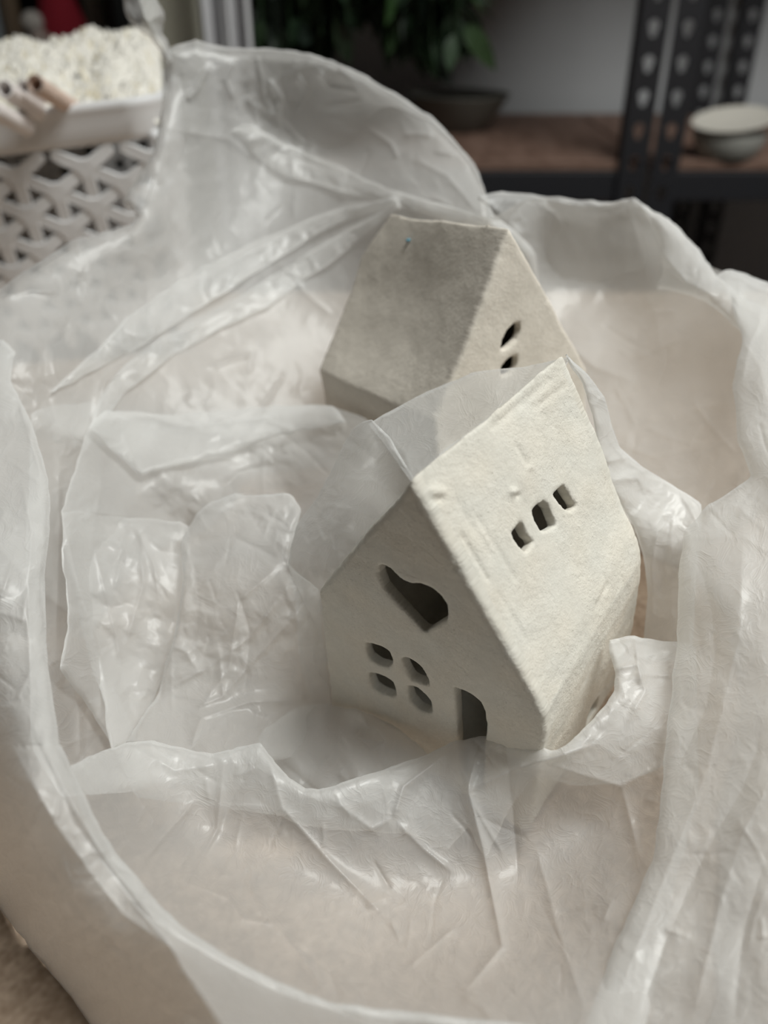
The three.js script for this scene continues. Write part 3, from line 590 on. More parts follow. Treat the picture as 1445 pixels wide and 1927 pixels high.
// front flap: film lapped up before the house, sinking to a hollow and rising again to the front lip
const flapF = sheet('front_flap', {
  outline: [[128, 1452], [165, 1425], [205, 1408], [245, 1396], [290, 1396], [340, 1404], [400, 1420], [440, 1408], [492, 1400], [512, 1425], [540, 1460], [572, 1484], [610, 1484], [680, 1460], [740, 1441], [800, 1420], [850, 1396], [900, 1386], [940, 1387], [1000, 1404], [1052, 1411], [1085, 1385], [1120, 1345], [1156, 1302], [1158, 1265], [1148, 1238], [1146, 1205], [1170, 1197], [1195, 1195], [1240, 1206], [1310, 1220], [1310, 1500], [1260, 1700], [1180, 2000], [480, 2000], [330, 1800], [190, 1620]],
  points: [[135, 1447, -8.6], [245, 1396, -6], [400, 1420, -5], [490, 1400, -5.4], [565, 1480, -4.8], [680, 1460, -5], [800, 1420, 29.2], [930, 1387, 28.4], [1055, 1411, 26.7], [1155, 1305, 27.9], [1148, 1205, 29], [1240, 1206, 29.7], [1300, 1300, 28.4],
    [400, 1600, -3.2], [600, 1650, -2.8], [800, 1650, -2.4], [1000, 1650, -2.4], [1100, 1550, -3.4], [1200, 1500, -4.6], [700, 1800, -3], [950, 1800, -3.2], [300, 1590, -4.6], [1150, 1700, -4.2], [900, 1500, -4.2], [1050, 1470, -5.2],
    [200, 1600, -7.4], [330, 1735, -6.8], [500, 1850, -6.1], [620, 1892, -5.9], [900, 1940, -6], [1150, 1990, -6.3]],
  folds: [
    { p: [[500, 1405], [440, 1500], [400, 1590], [330, 1680]], h: -3.2, w: 14 }, { p: [[420, 1430], [410, 1560], [355, 1660], [430, 1690], [460, 1730], [530, 1740]], h: 5.3, w: 9 },
    { p: [[365, 1510], [270, 1620]], h: 3.2, w: 7 }, { p: [[500, 1410], [530, 1520], [620, 1620], [760, 1760]], h: 4.2, w: 14 },
    { p: [[460, 1650], [500, 1720], [560, 1790], [625, 1890]], h: 6.3, w: 10 }, { p: [[560, 1780], [620, 1830], [640, 1890]], h: -5.3, w: 12 },
    { p: [[740, 1540], [760, 1480], [850, 1410]], h: 5.3, w: 10 }, { p: [[745, 1545], [800, 1600], [850, 1640]], h: 3.2, w: 10 },
    { p: [[900, 1395], [880, 1490], [910, 1600], [945, 1780], [870, 1870]], h: 7.3, w: 11 }, { p: [[880, 1490], [960, 1450], [1060, 1420], [1120, 1400]], h: 5.3, w: 10 },
    { p: [[950, 1400], [960, 1460], [975, 1660]], h: -4.2, w: 14 }, { p: [[1170, 1480], [1190, 1560], [1215, 1640]], h: 3.2, w: 9 },
    { p: [[1150, 1260], [1200, 1250], [1215, 1300], [1180, 1360]], h: 5.3, w: 9 }, { p: [[1195, 1200], [1205, 1290]], h: 5.3, w: 8 }, { p: [[1200, 1270], [1270, 1270]], h: 4.2, w: 7 },
    { p: [[1160, 1200], [1180, 1230]], h: -5.3, w: 10 }, { p: [[240, 1400], [330, 1450], [410, 1440]], h: 4.2, w: 14 }, { p: [[300, 1560], [250, 1480]], h: 3.2, w: 12 },
    { p: [[870, 1870], [910, 1900], [950, 1960]], h: 5.3, w: 12 }, { p: [[1010, 1600], [1050, 1750], [1100, 1900]], h: 3.2, w: 16 }, { p: [[1000, 1430], [1170, 1480], [1240, 1440]], h: 4.2, w: 16 },
    { p: [[620, 1500], [700, 1560], [740, 1540]], h: 3.2, w: 10 },
  ],
  crumple: 4.5, where: (x, y) => 0.16 + 0.5 * sstep(1510, 1400, y) + 0.5 * Math.exp(-(((x - 400) / 50) ** 2 + ((y - 1610) / 50) ** 2)) + 0.5 * Math.exp(-(((x - 470) / 45) ** 2 + ((y - 1760) / 45) ** 2)), seed: 44, curl: 3.5, curlWidth: 8,
});
// the doubled hem of that flap
sheet('hem', { outline: [[132, 1452], [165, 1427], [205, 1410], [245, 1398], [290, 1398], [340, 1406], [400, 1422], [440, 1410], [492, 1402], [512, 1427], [540, 1462], [572, 1486], [610, 1486], [680, 1462], [740, 1443], [800, 1422], [850, 1398], [900, 1388], [940, 1389], [1000, 1406], [1052, 1413], [1085, 1387], [1120, 1347], [1158, 1304], [1160, 1267], [1150, 1238], [1148, 1207], [1195, 1197], [1240, 1208], [1290, 1220], [1270, 1330], [1250, 1440], [1180, 1470], [1080, 1478], [1010, 1466], [960, 1520], [915, 1610], [880, 1560], [840, 1600], [770, 1570], [700, 1565], [610, 1560], [540, 1545], [470, 1490], [410, 1500], [340, 1478], [240, 1480], [170, 1500]],
  base: lift(flapF, -3.5), crumple: 5, seed: 47, curl: 2, curlWidth: 6, folds: [{ p: [[740, 1540], [760, 1480], [850, 1410]], h: 5, w: 8 }, { p: [[900, 1395], [880, 1490], [910, 1590]], h: 5, w: 9 }, { p: [[560, 1490], [640, 1520], [760, 1490]], h: 4, w: 8 }] });
// left rim and the front lip with its outer side down to the table
const lip = {
  outline: [[22, 715], [36, 742], [60, 800], [85, 880], [94, 960], [86, 1100], [90, 1250], [112, 1400], [140, 1455], [188, 1560], [248, 1642], [330, 1732], [430, 1802], [560, 1864], [620, 1886], [800, 1908], [1100, 1945], [1200, 2060], [300, 2120], [190, 1965], [130, 1872], [62, 1792], [0, 1712], [-110, 1580], [-200, 1300], [-200, 900], [-100, 690], [0, 636], [26, 662]],
  points: [[0, 640, 36], [25, 715, 34.5], [60, 800, 32.5], [85, 900, 30], [88, 1100, 27.2], [92, 1250, 25.4], [112, 1400, -9.6], [140, 1452, -9.1], [250, 1642, -7.5], [430, 1802, -6.8], [620, 1886, -6.4], [1100, 1945, -6.6], [40, 1350, 23.6], [60, 1480, -9.4], [150, 1620, -8], [300, 1780, -7],
    [0, 1560, -6.6], [0, 1650, -3.4], [70, 1730, -4], [0, 1712, -0.4], [62, 1792, -0.4], [130, 1872, -0.4], [190, 1960, -0.4], [200, 1800, -5.2], [330, 1900, -4.8], [600, 1960, -5], [300, 2110, -0.4], [700, 2060, -3.5], [1180, 2060, -3.5], [0, 1100, 26.4], [0, 900, 30], [-200, 1000, 28], [-200, 1300, -5], [-100, 1500, -3]],
  folds: [{ p: [[30, 740], [50, 800], [80, 900]], h: 4, w: 8 }, { p: [[20, 1400], [110, 1560], [230, 1720], [420, 1850]], h: 4, w: 16 }, { p: [[60, 1380], [140, 1550], [260, 1700]], h: -3, w: 12 }, { p: [[0, 1450], [70, 1600], [170, 1740], [330, 1870]], h: -3, w: 16 }, { p: [[40, 900], [60, 1000], [50, 1150], [60, 1300]], h: 3, w: 12 }, { p: [[90, 1420], [160, 1560]], h: 4, w: 7 }, { p: [[130, 1500], [200, 1620], [300, 1740]], h: 4, w: 8 }],
  crumple: 3.2, where: (x, y) => 0.45 + 0.8 * Math.exp(-(((x - 130) / 60) ** 2 + ((y - 1520) / 120) ** 2)) + 0.5 * Math.exp(-(((x - 70) / 40) ** 2 + ((y - 1080) / 160) ** 2)), seed: 37, curl: 4, curlWidth: 9,
};
const lipF = sheet('front_lip', lip);
sheet('lip_lining', { ...lip, base: (x, y) => lipF(x, y) + 0.004 + 0.003 * noise2(x / 120, y / 120), folds: [], crumple: 2.5, seed: 39, hem: 0 });
// the outer side of the bag, from the rim down to the table
{
  const rim = [[-110, 690, 34], [0, 560, 38.5], [130, 462, 41], [243, 430, 42.8], [300, 280, 44.2], [322, 92, 44.8], ...RIM_BACK.slice(0).reverse().slice(1), [1000, 368, 43.2], [1120, 382, 43.1], [1190, 373, 42.7], [1262, 418, 42.1], [1332, 492, 41], [1420, 522, 40], [1580, 605, 37.4], [1680, 830, 31], [1690, 1200, 25.5], [1690, 1600, 21.3], [1680, 2000, 18.6], [1200, 2060, 19.8]];
  const c = new THREE.CatmullRomCurve3(rim.map(([x, y, z]) => at(x, y, depthOf(x, y, z)))), NU = 260, NV = 34, ctr = new THREE.Vector3(0.03, 0, -0.31), pos = [], uv = [], idx = [], p = new THREE.Vector3();
  for (let i = 0; i <= NU; i++) {
    c.getPoint(i / NU, p);
    const dx = p.x - ctr.x, dz = p.z - ctr.z, r = Math.hypot(dx, dz), top = p.y - 0.0015;
    for (let j = 0; j <= NV; j++) {
      const t = j / NV, y = top + (TABLE + 0.002 - top) * t, s = (1 + 0.05 * Math.sin(Math.PI * Math.min(1, t * 1.15)) - 0.2 * t * t * t) * r + 0.004 * Math.min(1, t * 12) + 0.005 * crumple(i * 9, j * 16, 41) * Math.min(1, t * 6);
      pos.push(ctr.x + dx / r * s - bagPos.x, y - bagPos.y, ctr.z + dz / r * s - bagPos.z); uv.push(i * 0.06, t * 3);
      if (i && j) { const a = (i - 1) * (NV + 1) + j - 1, b = a + NV + 1; idx.push(a, b, a + 1, b, b + 1, a + 1); }
    }
  }
  const g = new THREE.BufferGeometry(); g.setAttribute('position', new THREE.Float32BufferAttribute(pos, 3)); g.setAttribute('uv', new THREE.Float32BufferAttribute(uv, 2)); g.setIndex(idx); g.computeVertexNormals();
  mesh('outer_wall', g, film, bag);
}

// ---------------------------------------------------------------- white basket with its Y lattice
{
  const corner = at(312, 186, 0.60), left = at(0, 222, 0.59);
  const ex = left.clone().sub(corner).normalize();              // along the rim, to the left
  const up0 = new THREE.Vector3(0, 1, 0), ez = new THREE.Vector3().crossVectors(up0, ex).normalize().negate(); // out of the front face
  if (ez.z < 0) ez.negate();
  const ey = new THREE.Vector3().crossVectors(ez, ex.clone().negate()).normalize();
  const BW = 0.30, BD = 0.2, BH = corner.y - TABLE;
  const b = thing('plastic_basket', 'white plastic basket with open Y-shaped lattice sides behind the bag', 'basket');
  const m = new THREE.Matrix4().makeBasis(ex.clone().negate(), ey, ez);
  b.quaternion.setFromRotationMatrix(m);
  b.position.copy(corner).addScaledVector(ex, BW / 2).addScaledVector(ez, -BD / 2).addScaledVector(ey, -BH);
  // rim: a band that follows a rounded rectangle
  const rr = (w, d, r, n = 8) => { const s = []; for (const [cx, cz, a0] of [[w / 2 - r, d / 2 - r, 0], [-w / 2 + r, d / 2 - r, 90], [-w / 2 + r, -d / 2 + r, 180], [w / 2 - r, -d / 2 + r, 270]]) for (let i = 0; i <= n; i++) { const a = (a0 + 90 * i / n) * Math.PI / 180; s.push([cx + r * Math.cos(a), cz + r * Math.sin(a)]); } return s; };
  const prof = [[0.000, -0.025], [0.0035, -0.020], [0.0045, -0.008], [0.007, -0.003], [0.0072, 0.001], [0.005, 0.003], [0.001, 0.003], [-0.001, 0.001], [-0.0015, -0.024]];
  const pos = [], idx = [], loop = rr(BW - 0.012, BD - 0.012, 0.025);
  loop.forEach(([x, z], i) => {
    const [ax, az] = loop[(i + 1) % loop.length], [bx, bz] = loop[(i + loop.length - 1) % loop.length]; let nx = az - bz, nz = -(ax - bx); const l = Math.hypot(nx, nz); nx /= l; nz /= l;
    for (const [o, y] of prof) pos.push(x + nx * o, BH + y, z + nz * o);
    const n = prof.length, q = ((i + 1) % loop.length) * n;
    for (let k = 0; k < n; k++) { const k2 = (k + 1) % n; idx.push(i * n + k, i * n + k2, q + k, q + k, i * n + k2, q + k2); }
  });
  const g = new THREE.BufferGeometry(); g.setAttribute('position', new THREE.Float32BufferAttribute(pos, 3)); g.setIndex(idx); g.computeVertexNormals();
  mesh('rim', g, whitePlastic, b);
  mesh('bottom', box(BW - 0.06, 0.004, BD - 0.06, 0, 0.002, 0, 0.0015), whitePlastic, b);
  // one moulded Y
  const per = 0.0285, arm = new THREE.Shape(), pts = [];
  for (let k = 0; k < 3; k++) {
    const a = Math.PI / 2 + Math.PI + k * TAU / 3, c = Math.cos(a), s = Math.sin(a), put = (u, v) => pts.push(new THREE.Vector2(c * u - s * v, s * u + c * v));
    put(per * 0.2, -per * 0.14); put(per * 0.6, -per * 0.13); put(per * 0.8, -per * 0.115); put(per * 0.86, -per * 0.06); put(per * 0.86, per * 0.06); put(per * 0.8, per * 0.115); put(per * 0.6, per * 0.13); put(per * 0.2, per * 0.14);
  }
  arm.setFromPoints(pts);
  const yGeo = new THREE.ExtrudeGeometry(arm, { depth: 0.0015, bevelEnabled: true, bevelThickness: 0.0012, bevelSize: 0.0010, bevelSegments: 2, curveSegments: 4 });
  { const q = yGeo.attributes.position; for (let i = 0; i < q.count; i++) q.setZ(i, q.getZ(i) - 0.0022 * Math.pow(Math.hypot(q.getX(i), q.getY(i)) / per, 2)); yGeo.computeVertexNormals(); }   // arms dip under their neighbours
  const taper = 0.11, side = (w, off, turn, name) => {
    const s = new THREE.Group(); s.name = name; b.add(s);
    s.rotation.y = turn; s.position.set(Math.sin(turn) * off, BH - 0.022, Math.cos(turn) * off);
    const inner = new THREE.Group(); inner.rotation.x = taper; 
    const rows = Math.floor((BH - 0.05) / per), cw = per * 0.866, cols = Math.floor((w - 0.02) / cw);
    for (let c = 0; c < cols; c++) for (let r = 0; r < rows; r++) {
      const x = w / 2 - 0.018 - c * cw, y = -0.018 - r * per - (c & 1 ? per / 2 : 0);
      if (Math.abs(x) > w / 2 - 0.012 + y * 0.1) continue;
      const q = mesh('y_strut', yGeo, whitePlastic, s); q.rotation.x = taper; q.position.set(x, y * Math.cos(taper), y * Math.sin(taper));
    }
    // frame of the panel: rounded corner posts
    for (const e of [-1, 1]) {
      const post = mesh('corner_post', new THREE.CapsuleGeometry(0.0055, BH - 0.05, 4, 10), whitePlastic, s);
      post.position.set(e * (w / 2 - 0.012 - 0.009), -(BH - 0.05) / 2 - 0.002, -0.004 - 0.009); post.rotation.set(taper, 0, -e * 0.1);
    }
  };
  side(BW, BD / 2 - 0.006, 0, 'front_side'); side(BD, BW / 2 - 0.006, Math.PI / 2, 'end_side'); side(BW, BD / 2 - 0.006, Math.PI, 'rear_side'); side(BD, BW / 2 - 0.006, -Math.PI / 2, 'end_side');

  // cream crochet cloth heaped in the basket
  const M = b.matrix.compose(b.position, b.quaternion, b.scale), cp = [], cuv = [], ci = [], N = 110;
  const lacePal = dataTex(256, (u, v) => { const t = tile(u, v, 14, 61), k = 0.05 * tile(u, v, 40, 62); const s = clamp(t * 1.5 - 0.35); return [clamp(0.94 + k - 0.08 * s), clamp(0.925 + k - 0.11 * s), clamp(0.89 + k - 0.19 * s)]; }, true);
  for (let j = 0; j <= N; j++) for (let i = 0; i <= N; i++) {
    const u = i / N * 2 - 1, v = j / N * 2 - 1, x = u * (BW / 2 - 0.007), z = v * (BD / 2 - 0.009), e = Math.max(Math.abs(u), Math.abs(v));
    const loops = Math.abs(noise2(x * 95, z * 95)) * 0.010 + Math.abs(noise2(x * 210 + 4, z * 210)) * 0.005;
    const y = BH - 0.004 + 0.034 * sstep(0.75, -0.7, v) + 0.006 * noise2(x * 14 + 3, z * 14) + loops - 0.012 * sstep(0.93, 1, e) - 0.008 * sstep(0.02, -0.12, x) * sstep(-0.2, 0.3, v);
    cp.push(x, y - BH, z); cuv.push(x * 8, z * 8 + y * 6);
    if (i && j) { const a = (j - 1) * (N + 1) + i - 1, c = a + N + 1; ci.push(a, c, a + 1, c, c + 1, a + 1); }
  }
  const cg = new THREE.BufferGeometry(); cg.setAttribute('position', new THREE.Float32BufferAttribute(cp, 3)); cg.setAttribute('uv', new THREE.Float32BufferAttribute(cuv, 2)); cg.setIndex(ci); cg.computeVertexNormals();
  const cloth = mesh('crochet_cloth', cg, std({ map: lacePal, roughness: 0.95, bumpMap: clayBump, bumpScale: 0.003, side: THREE.DoubleSide }));
  tag(cloth, 'cream crochet cloth bunched inside the white basket', 'cloth');
  cloth.position.copy(new THREE.Vector3(0, BH, 0).applyMatrix4(M)); cloth.quaternion.copy(b.quaternion);

  // hollow tubes lying on the cloth
  const tube = (name, px, py, d, px2, py2, d2, R, r, mat, label) => {
    const a = at(px, py, d), e = at(px2, py2, d2), L = a.distanceTo(e), prof = [[r, L], [r, 0], [(r + R) / 2, -0.0004], [R, 0.0004], [R, L], [r, L]].map(([x, y]) => new THREE.Vector2(x, y));
    const t = mesh(name, new THREE.LatheGeometry(prof, 28), mat); t.position.copy(a); t.quaternion.setFromUnitVectors(new THREE.Vector3(0, 1, 0), e.clone().sub(a).normalize());
    tag(t, label, 'tube', 'hollow tubes in the basket'); return t;
  };
  const pink = std({ color: col(0.72, 0.56, 0.47), roughness: 0.85, bumpMap: clayBump, bumpScale: 0.001 }), paleT = std({ color: col(0.78, 0.73, 0.71), roughness: 0.85 });
  tube('hollow_tube', 66, 158, 0.55, 150, 212, 0.62, 0.0060, 0.0042, pink, 'tan hollow tube lying on the cloth beside a paler tube');
  tube('hollow_tube', 9, 168, 0.545, 92, 224, 0.61, 0.0058, 0.0041, paleT, 'pale hollow tube lying on the cloth next to the tan one');
  tube('hollow_tube', 45, 163, 0.575, 120, 216, 0.64, 0.0046, 0.0033, paleT, 'thin tube wedged between two larger hollow tubes');
  tube('hollow_tube', -16, 204, 0.54, 50, 240, 0.58, 0.0058, 0.0041, paleT, 'cream tube at the basket rim below the other tubes');
}

// ---------------------------------------------------------------- steel racks at the wall
const SHELF = 0.791, RZF = -1.35, RZB = -1.90;
const hole = (() => { const s = new THREE.Path(); s.absellipse(0, 0, 0.0075, 0.0075, 0, Math.PI, false, 0); s.lineTo(-0.0032, -0.014); s.lineTo(0.0032, -0.014); s.closePath(); return s; })();
const pitch = 0.0437;
const plateShape = new THREE.Shape([[-0.02, 0], [0.02, 0], [0.02, 1.85], [-0.02, 1.85]].map(([x, y]) => new THREE.Vector2(x, y)));
for (let k = 0; k < 41; k++) plateShape.holes.push(new THREE.Path(hole.getPoints(8).map((p) => new THREE.Vector2(p.x, p.y + 0.05 + k * pitch))));
const plate = new THREE.ExtrudeGeometry(plateShape, { depth: 0.0022, bevelEnabled: false, curveSegments: 6 });
const flange = box(0.0022, 1.85, 0.03, -0.0189, 0.925, -0.014);
function rack(x0, x1, label, opts) {
  const r = thing('steel_rack', label, 'rack', [0, 0, 0], 0);
  for (const [x, z, f, s] of [[x0, RZF, 1, -1], [x1, RZF, 1, 1], [x0, RZB, -1, -1], [x1, RZB, -1, 1]]) {
    if (z === RZB && (opts.skip || x === x1)) continue;
    const p = mesh('upright', plate, blackSteel, r); p.position.set(x, 0, z);
    const fl = mesh('upright_flange', flange, blackSteel, r); fl.position.set(x, 0, z + (f < 0 ? 0.028 : 0)); fl.scale.x = s;
    if (s < 0) fl.position.x = x;
  }
  for (const y of opts.levels) {
    const w = x1 - x0, cx = (x0 + x1) / 2, d = RZF - RZB - 0.01, bd = box(w + 0.044, 0.014, d, cx, y - 0.007, (RZF + RZB) / 2 - 0.004, 0.002);
    mesh('shelf_board', bd, boardWood, r);
    mesh('front_beam', box(w - 0.04, 0.042, 0.012, cx, y - 0.036, RZF - 0.012, 0.002), blackSteel, r);
    mesh('rear_beam', box(w - 0.04, 0.042, 0.012, cx, y - 0.036, RZB + 0.018, 0.002), blackSteel, r);
  }
  return r;
}
rack(-0.178, 0.372, 'black slotted steel rack with wooden shelf carrying the dark bowl and the trailing plant', { levels: [0.25, SHELF, 1.22] });
rack(0.42, 1.18, 'black slotted steel rack with wooden shelf carrying the pale dishes', { levels: [0.25, SHELF, 1.5], skip: true });
{ // two far uprights in front of the wall
  for (const [x, l] of [[0.632, 'black slotted upright by the wall behind the pale dishes'], [0.7, 'black slotted upright by the wall above the pale dishes']]) {
    const t = thing('slotted_upright', l, 'upright', [x, 0, -1.87]);
    mesh('plate', plate, blackSteel, t);
    mesh('flange', flange, blackSteel, t);
  }
}
// dishes
function lathe(pr, n = 48) { return new THREE.LatheGeometry(pr.map(([x, y]) => new THREE.Vector2(x, y)), n); }
{
  const q = at(862, 236, 1.53); q.y = SHELF;
  const d = thing('ceramic_bowl', 'dark grey-green ceramic bowl on the wooden rack shelf', 'bowl', q.toArray());
  mesh('bowl_body', lathe([[0, 0.004], [0.035, 0.004], [0.04, 0.0], [0.045, 0.002], [0.07, 0.03], [0.088, 0.058], [0.09, 0.06], [0.087, 0.06], [0.066, 0.034], [0.04, 0.012], [0, 0.01]]), std({ color: col(0.13, 0.13, 0.115), roughness: 0.6 }), d);
  const q2 = at(1365, 292, 1.30); q2.y = SHELF;
  const cream = std({ color: col(0.62, 0.59, 0.53), roughness: 0.55 });
  const b2 = thing('ceramic_bowl', 'pale ceramic bowl on the rack shelf under a tilted plate', 'bowl', q2.toArray());
  mesh('bowl_body', lathe([[0, 0.003], [0.03, 0.003], [0.034, 0], [0.04, 0.002], [0.05, 0.018], [0.054, 0.036], [0.052, 0.036], [0.047, 0.02], [0.03, 0.007], [0, 0.006]]), std({ color: col(0.42, 0.42, 0.39), roughness: 0.6 }), b2);
  const p2 = thing('ceramic_plate', 'cream ceramic plate tilted on top of the pale bowl', 'plate', [q2.x + 0.002, q2.y + 0.04, q2.z]);
  p2.rotation.set(0.13, 0, 0.16);
  mesh('plate_body', lathe([[0, 0], [0.03, 0], [0.036, 0.002], [0.058, 0.012], [0.06, 0.014], [0.058, 0.016], [0.036, 0.007], [0, 0.006]]), cream, p2);
}
// trailing plant on the upper shelf
{
  const g = thing('potted_plant', 'dark green leafy plant trailing from the rack shelf above the bowl', 'plant', [-0.02, 1.22, -1.56]);
  mesh('pot', lathe([[0, 0], [0.06, 0], [0.065, 0.004], [0.085, 0.12], [0.09, 0.122], [0.09, 0.135], [0.08, 0.135], [0.078, 0.11], [0, 0.11]], 32), std({ color: col(0.05, 0.05, 0.05), roughness: 0.6 }), g);
  const R = rng(77), leafShape = new THREE.Shape(); leafShape.moveTo(0, 0); leafShape.bezierCurveTo(0.017, 0.012, 0.02, 0.04, 0, 0.075); leafShape.bezierCurveTo(-0.02, 0.04, -0.017, 0.012, 0, 0);
  const lg = new THREE.ShapeGeometry(leafShape, 5), lp = lg.attributes.position;
  for (let i = 0; i < lp.count; i++) { const y = lp.getY(i), x = lp.getX(i); lp.setZ(i, -8 * y * y * 0.25 + Math.abs(x) * 0.5); }
  lg.computeVertexNormals();
  const mats = [[0.008, 0.022, 0.008], [0.012, 0.032, 0.01], [0.02, 0.05, 0.012], [0.006, 0.014, 0.008]].map((k) => new THREE.MeshPhysicalMaterial({ color: col(...k), roughness: 0.55, side: THREE.DoubleSide }));
  const mass = [];
  for (let s = 0; s < 36; s++) {
    const t = (s + R()) / 36, x = -0.165 + 0.29 * t, low = -0.225 - 0.065 * R() - 0.03 * Math.sin(t * 9), z = 0.26 + 0.07 * R();
    const cv = new THREE.CatmullRomCurve3([new THREE.Vector3(x * 0.3, 0.12, 0.03), new THREE.Vector3(x * 0.7, 0.16, 0.14), new THREE.Vector3(x, 0.02, z), new THREE.Vector3(x * 1.03, low, z + 0.01)]);
    mesh('stem', new THREE.TubeGeometry(cv, 14, 0.0016, 5), mats[1], g);
    for (let k = 0; k < 20; k++) {
      const p = cv.getPoint(0.68 + 0.32 * R()), c = lg.clone().scale(0.9, 0.9, 0.9).rotateX(R() * 1.2 + 2.2).rotateY(R() * TAU).rotateZ(R() * 1.4 - 0.7);
      mass.push(c.translate(p.x, p.y + 0.02, p.z - 0.02 - 0.04 * R()));
    }
    for (let k = 0; k < 8; k++) {
      const p = cv.getPoint(0.55 + 0.45 * (k + R() * 0.5) / 8), l = mesh('leaf', lg, mats[Math.floor(R() * 4)], g);
      l.position.copy(p); l.rotation.set(R() * 1.2 + 2.2, R() * TAU, R() * 1.4 - 0.7); l.scale.setScalar(0.5 + 0.45 * R());
    }
  }
  mesh('foliage', mergeGeometries(mass), mats[0], g).userData.kind = 'stuff';
}

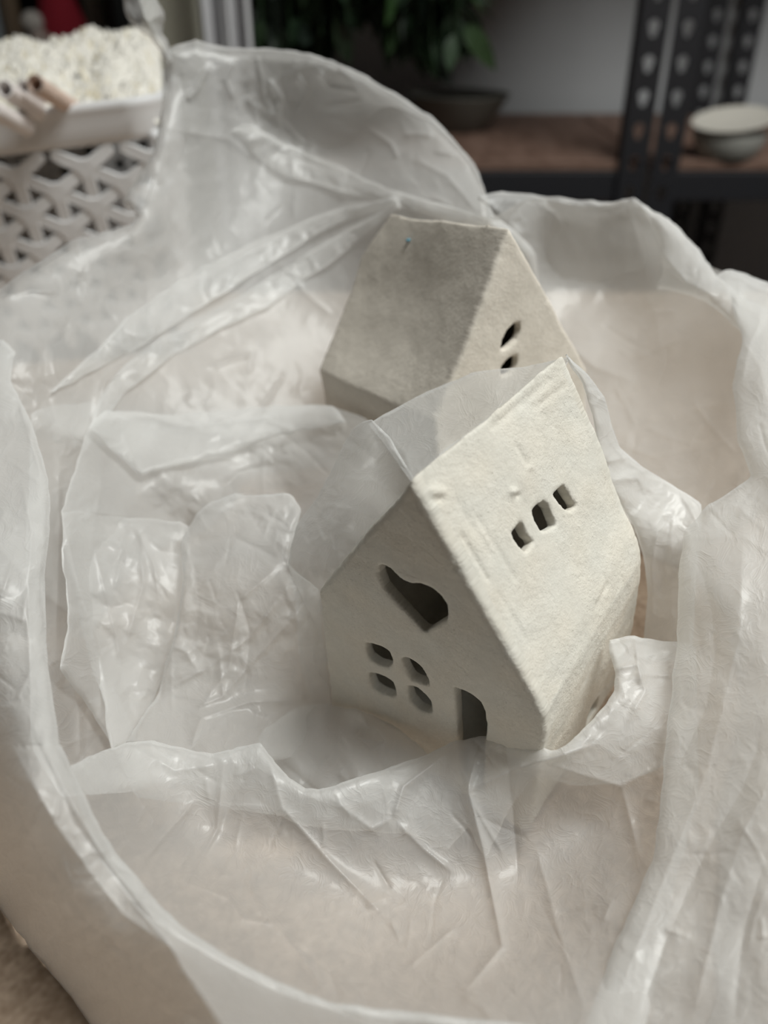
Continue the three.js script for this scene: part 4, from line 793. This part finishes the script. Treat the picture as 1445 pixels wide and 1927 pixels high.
// ---------------------------------------------------------------- far left: dark cabinet with things, curtain
{
  const z = -1.55, k = (px, py = 60, zz = z) => { const y = -(py - H / 2) / F; return (px - W / 2) / F * (-zz / (CP + SP * y)); };
  const x0 = k(-160), x1 = k(262), top = 0.86, dark = std({ color: col(0.012, 0.014, 0.014), roughness: 0.6 });
  const cab = thing('open_cabinet', 'black open cabinet holding the red figurine behind the basket', 'cabinet', [(x0 + x1) / 2, 0, z - 0.1]);
  const w = x1 - x0, D = 0.34;
  mesh('back_panel', box(w, 1.6, 0.012, 0, 0.8, -D / 2 + 0.006), dark, cab);
  for (const s of [-1, 1]) mesh('side_panel', box(0.016, 1.6, D, s * (w / 2 - 0.008), 0.8, 0), dark, cab);
  for (const y of [0.06, 0.45, top, 1.25, 1.592]) mesh('shelf_board', box(w - 0.034, 0.016, D - 0.014, 0, y - 0.008, 0.006), dark, cab);
  const onShelf = (name, px, label, cat, zz = z) => thing(name, label, cat, [k(px, 60, zz), top, zz]);
  // grey box
  const gb = onShelf('storage_box', -8, 'grey box at the end of the black cabinet shelf', 'box', z - 0.02); mesh('box_body', box(0.04, 0.2, 0.14, 0, 0.1, 0, 0.003), std({ color: col(0.3, 0.33, 0.35), roughness: 0.7 }), gb); mesh('lid', box(0.043, 0.02, 0.144, 0, 0.2105, 0, 0.003), std({ color: col(0.26, 0.28, 0.3), roughness: 0.7 }), gb);
  // brown bottle
  const bb = onShelf('glass_bottle', 27, 'brown bottle beside the red figurine in the cabinet', 'bottle'); mesh('bottle_body', lathe([[0, 0], [0.013, 0], [0.0145, 0.003], [0.0145, 0.15], [0.012, 0.17], [0.006, 0.19], [0.006, 0.225], [0, 0.225]], 24), std({ color: col(0.12, 0.085, 0.055), roughness: 0.35 }), bb); mesh('cap', lathe([[0, 0.2255], [0.0075, 0.2255], [0.0075, 0.245], [0, 0.245]], 20), dark, bb);
  // red figurine
  const rf = onShelf('red_figurine', 104, 'red cone-hatted figurine with pale round face in the black cabinet', 'figurine', z + 0.02);
  const red = std({ color: col(0.24, 0.006, 0.018), roughness: 0.9 }), red2 = std({ color: col(0.34, 0.02, 0.02), roughness: 0.9 });
  mesh('body', lathe([[0, 0], [0.055, 0], [0.06, 0.008], [0.056, 0.03], [0.04, 0.06], [0, 0.07]], 32), red2, rf);
  const hat = mesh('hat', lathe([[0.05, 0], [0.053, 0.004], [0.036, 0.07], [0.018, 0.13], [0.006, 0.17], [0, 0.175]], 32), red, rf); hat.position.set(0.018, 0.035, 0); hat.rotation.z = 0.08;
  const face = mesh('face', new THREE.SphereGeometry(0.017, 20, 16), std({ color: col(0.42, 0.39, 0.36), roughness: 0.9 }), rf); face.position.set(-0.022, 0.105, 0.03);
  const mit = mesh('mitten', new THREE.SphereGeometry(0.016, 16, 12), std({ color: col(0.34, 0.27, 0.24), roughness: 0.9 }), rf); mit.position.set(-0.008, 0.082, 0.05);
  const fr = mesh('scarf', new THREE.TorusGeometry(0.034, 0.011, 8, 24), red2, rf); fr.rotation.x = Math.PI / 2; fr.position.set(-0.01, 0.062, 0.01);
  // olive jar, dark green bottle
  const oj = onShelf('storage_jar', 190, 'olive grey jar beside the red figurine in the cabinet', 'jar', z - 0.03); mesh('jar_body', lathe([[0, 0], [0.022, 0], [0.024, 0.003], [0.024, 0.19], [0.02, 0.2], [0, 0.2]], 28), std({ color: col(0.15, 0.15, 0.115), roughness: 0.55 }), oj); mesh('lid', lathe([[0, 0.2005], [0.0235, 0.2005], [0.0235, 0.222], [0.021, 0.225], [0, 0.225]], 28), dark, oj);
  const gbot = onShelf('glass_bottle', 232, 'dark green bottle at the end of the cabinet shelf', 'bottle', z - 0.02); mesh('bottle_body', lathe([[0, 0], [0.02, 0], [0.022, 0.003], [0.022, 0.16], [0.016, 0.185], [0.008, 0.2], [0.008, 0.25], [0, 0.25]], 28), std({ color: col(0.012, 0.03, 0.024), roughness: 0.3 }), gbot);
  // cream board leaning on the wall and grey curtain
  const cx0 = k(276, 60, -1.2), cx1 = k(376, 60, -1.2), cb = thing('cream_panel', 'tall cream board standing between black cabinet and grey curtain', 'board', [(cx0 + cx1) / 2, 0, -1.2]);
  mesh('board', box(cx1 - cx0, 1.7, 0.03, 0, 0.85, 0, 0.004), std({ color: col(0.72, 0.7, 0.58), roughness: 0.8 }), cb);
  const gx0 = k(380, 60, -1.12), gx1 = k(476, 60, -1.12), n = 90, cur = [], ci = [];
  for (let i = 0; i <= n; i++) for (let j = 0; j <= 8; j++) {
    const t = i / n, x = gx0 + (gx1 - gx0) * t;
    cur.push(x - (gx0 + gx1) / 2, 0.03 + j / 8 * 2.3, 0.012 * Math.sin(t * TAU * 2.2 + 0.6) + 0.006 * Math.sin(t * 40 + j));
    if (i && j) { const a = (i - 1) * 9 + j - 1, b = a + 9; ci.push(a, b, a + 1, b, b + 1, a + 1); }
  }
  const g = new THREE.BufferGeometry(); g.setAttribute('position', new THREE.Float32BufferAttribute(cur, 3)); g.setIndex(ci); g.computeVertexNormals();
  const ct = thing('grey_curtain', 'grey curtain hanging in vertical folds beside the black rack', 'curtain', [(gx0 + gx1) / 2, 0, -1.12]);
  mesh('curtain_cloth', g, std({ color: col(0.6, 0.6, 0.62), roughness: 0.95, side: THREE.DoubleSide }), ct);
  mesh('curtain_rail', new THREE.CylinderGeometry(0.01, 0.01, gx1 - gx0 + 0.1, 14).rotateZ(Math.PI / 2).translate(0, 2.345, 0), blackSteel, ct);
}
renderer.render(scene, camera);
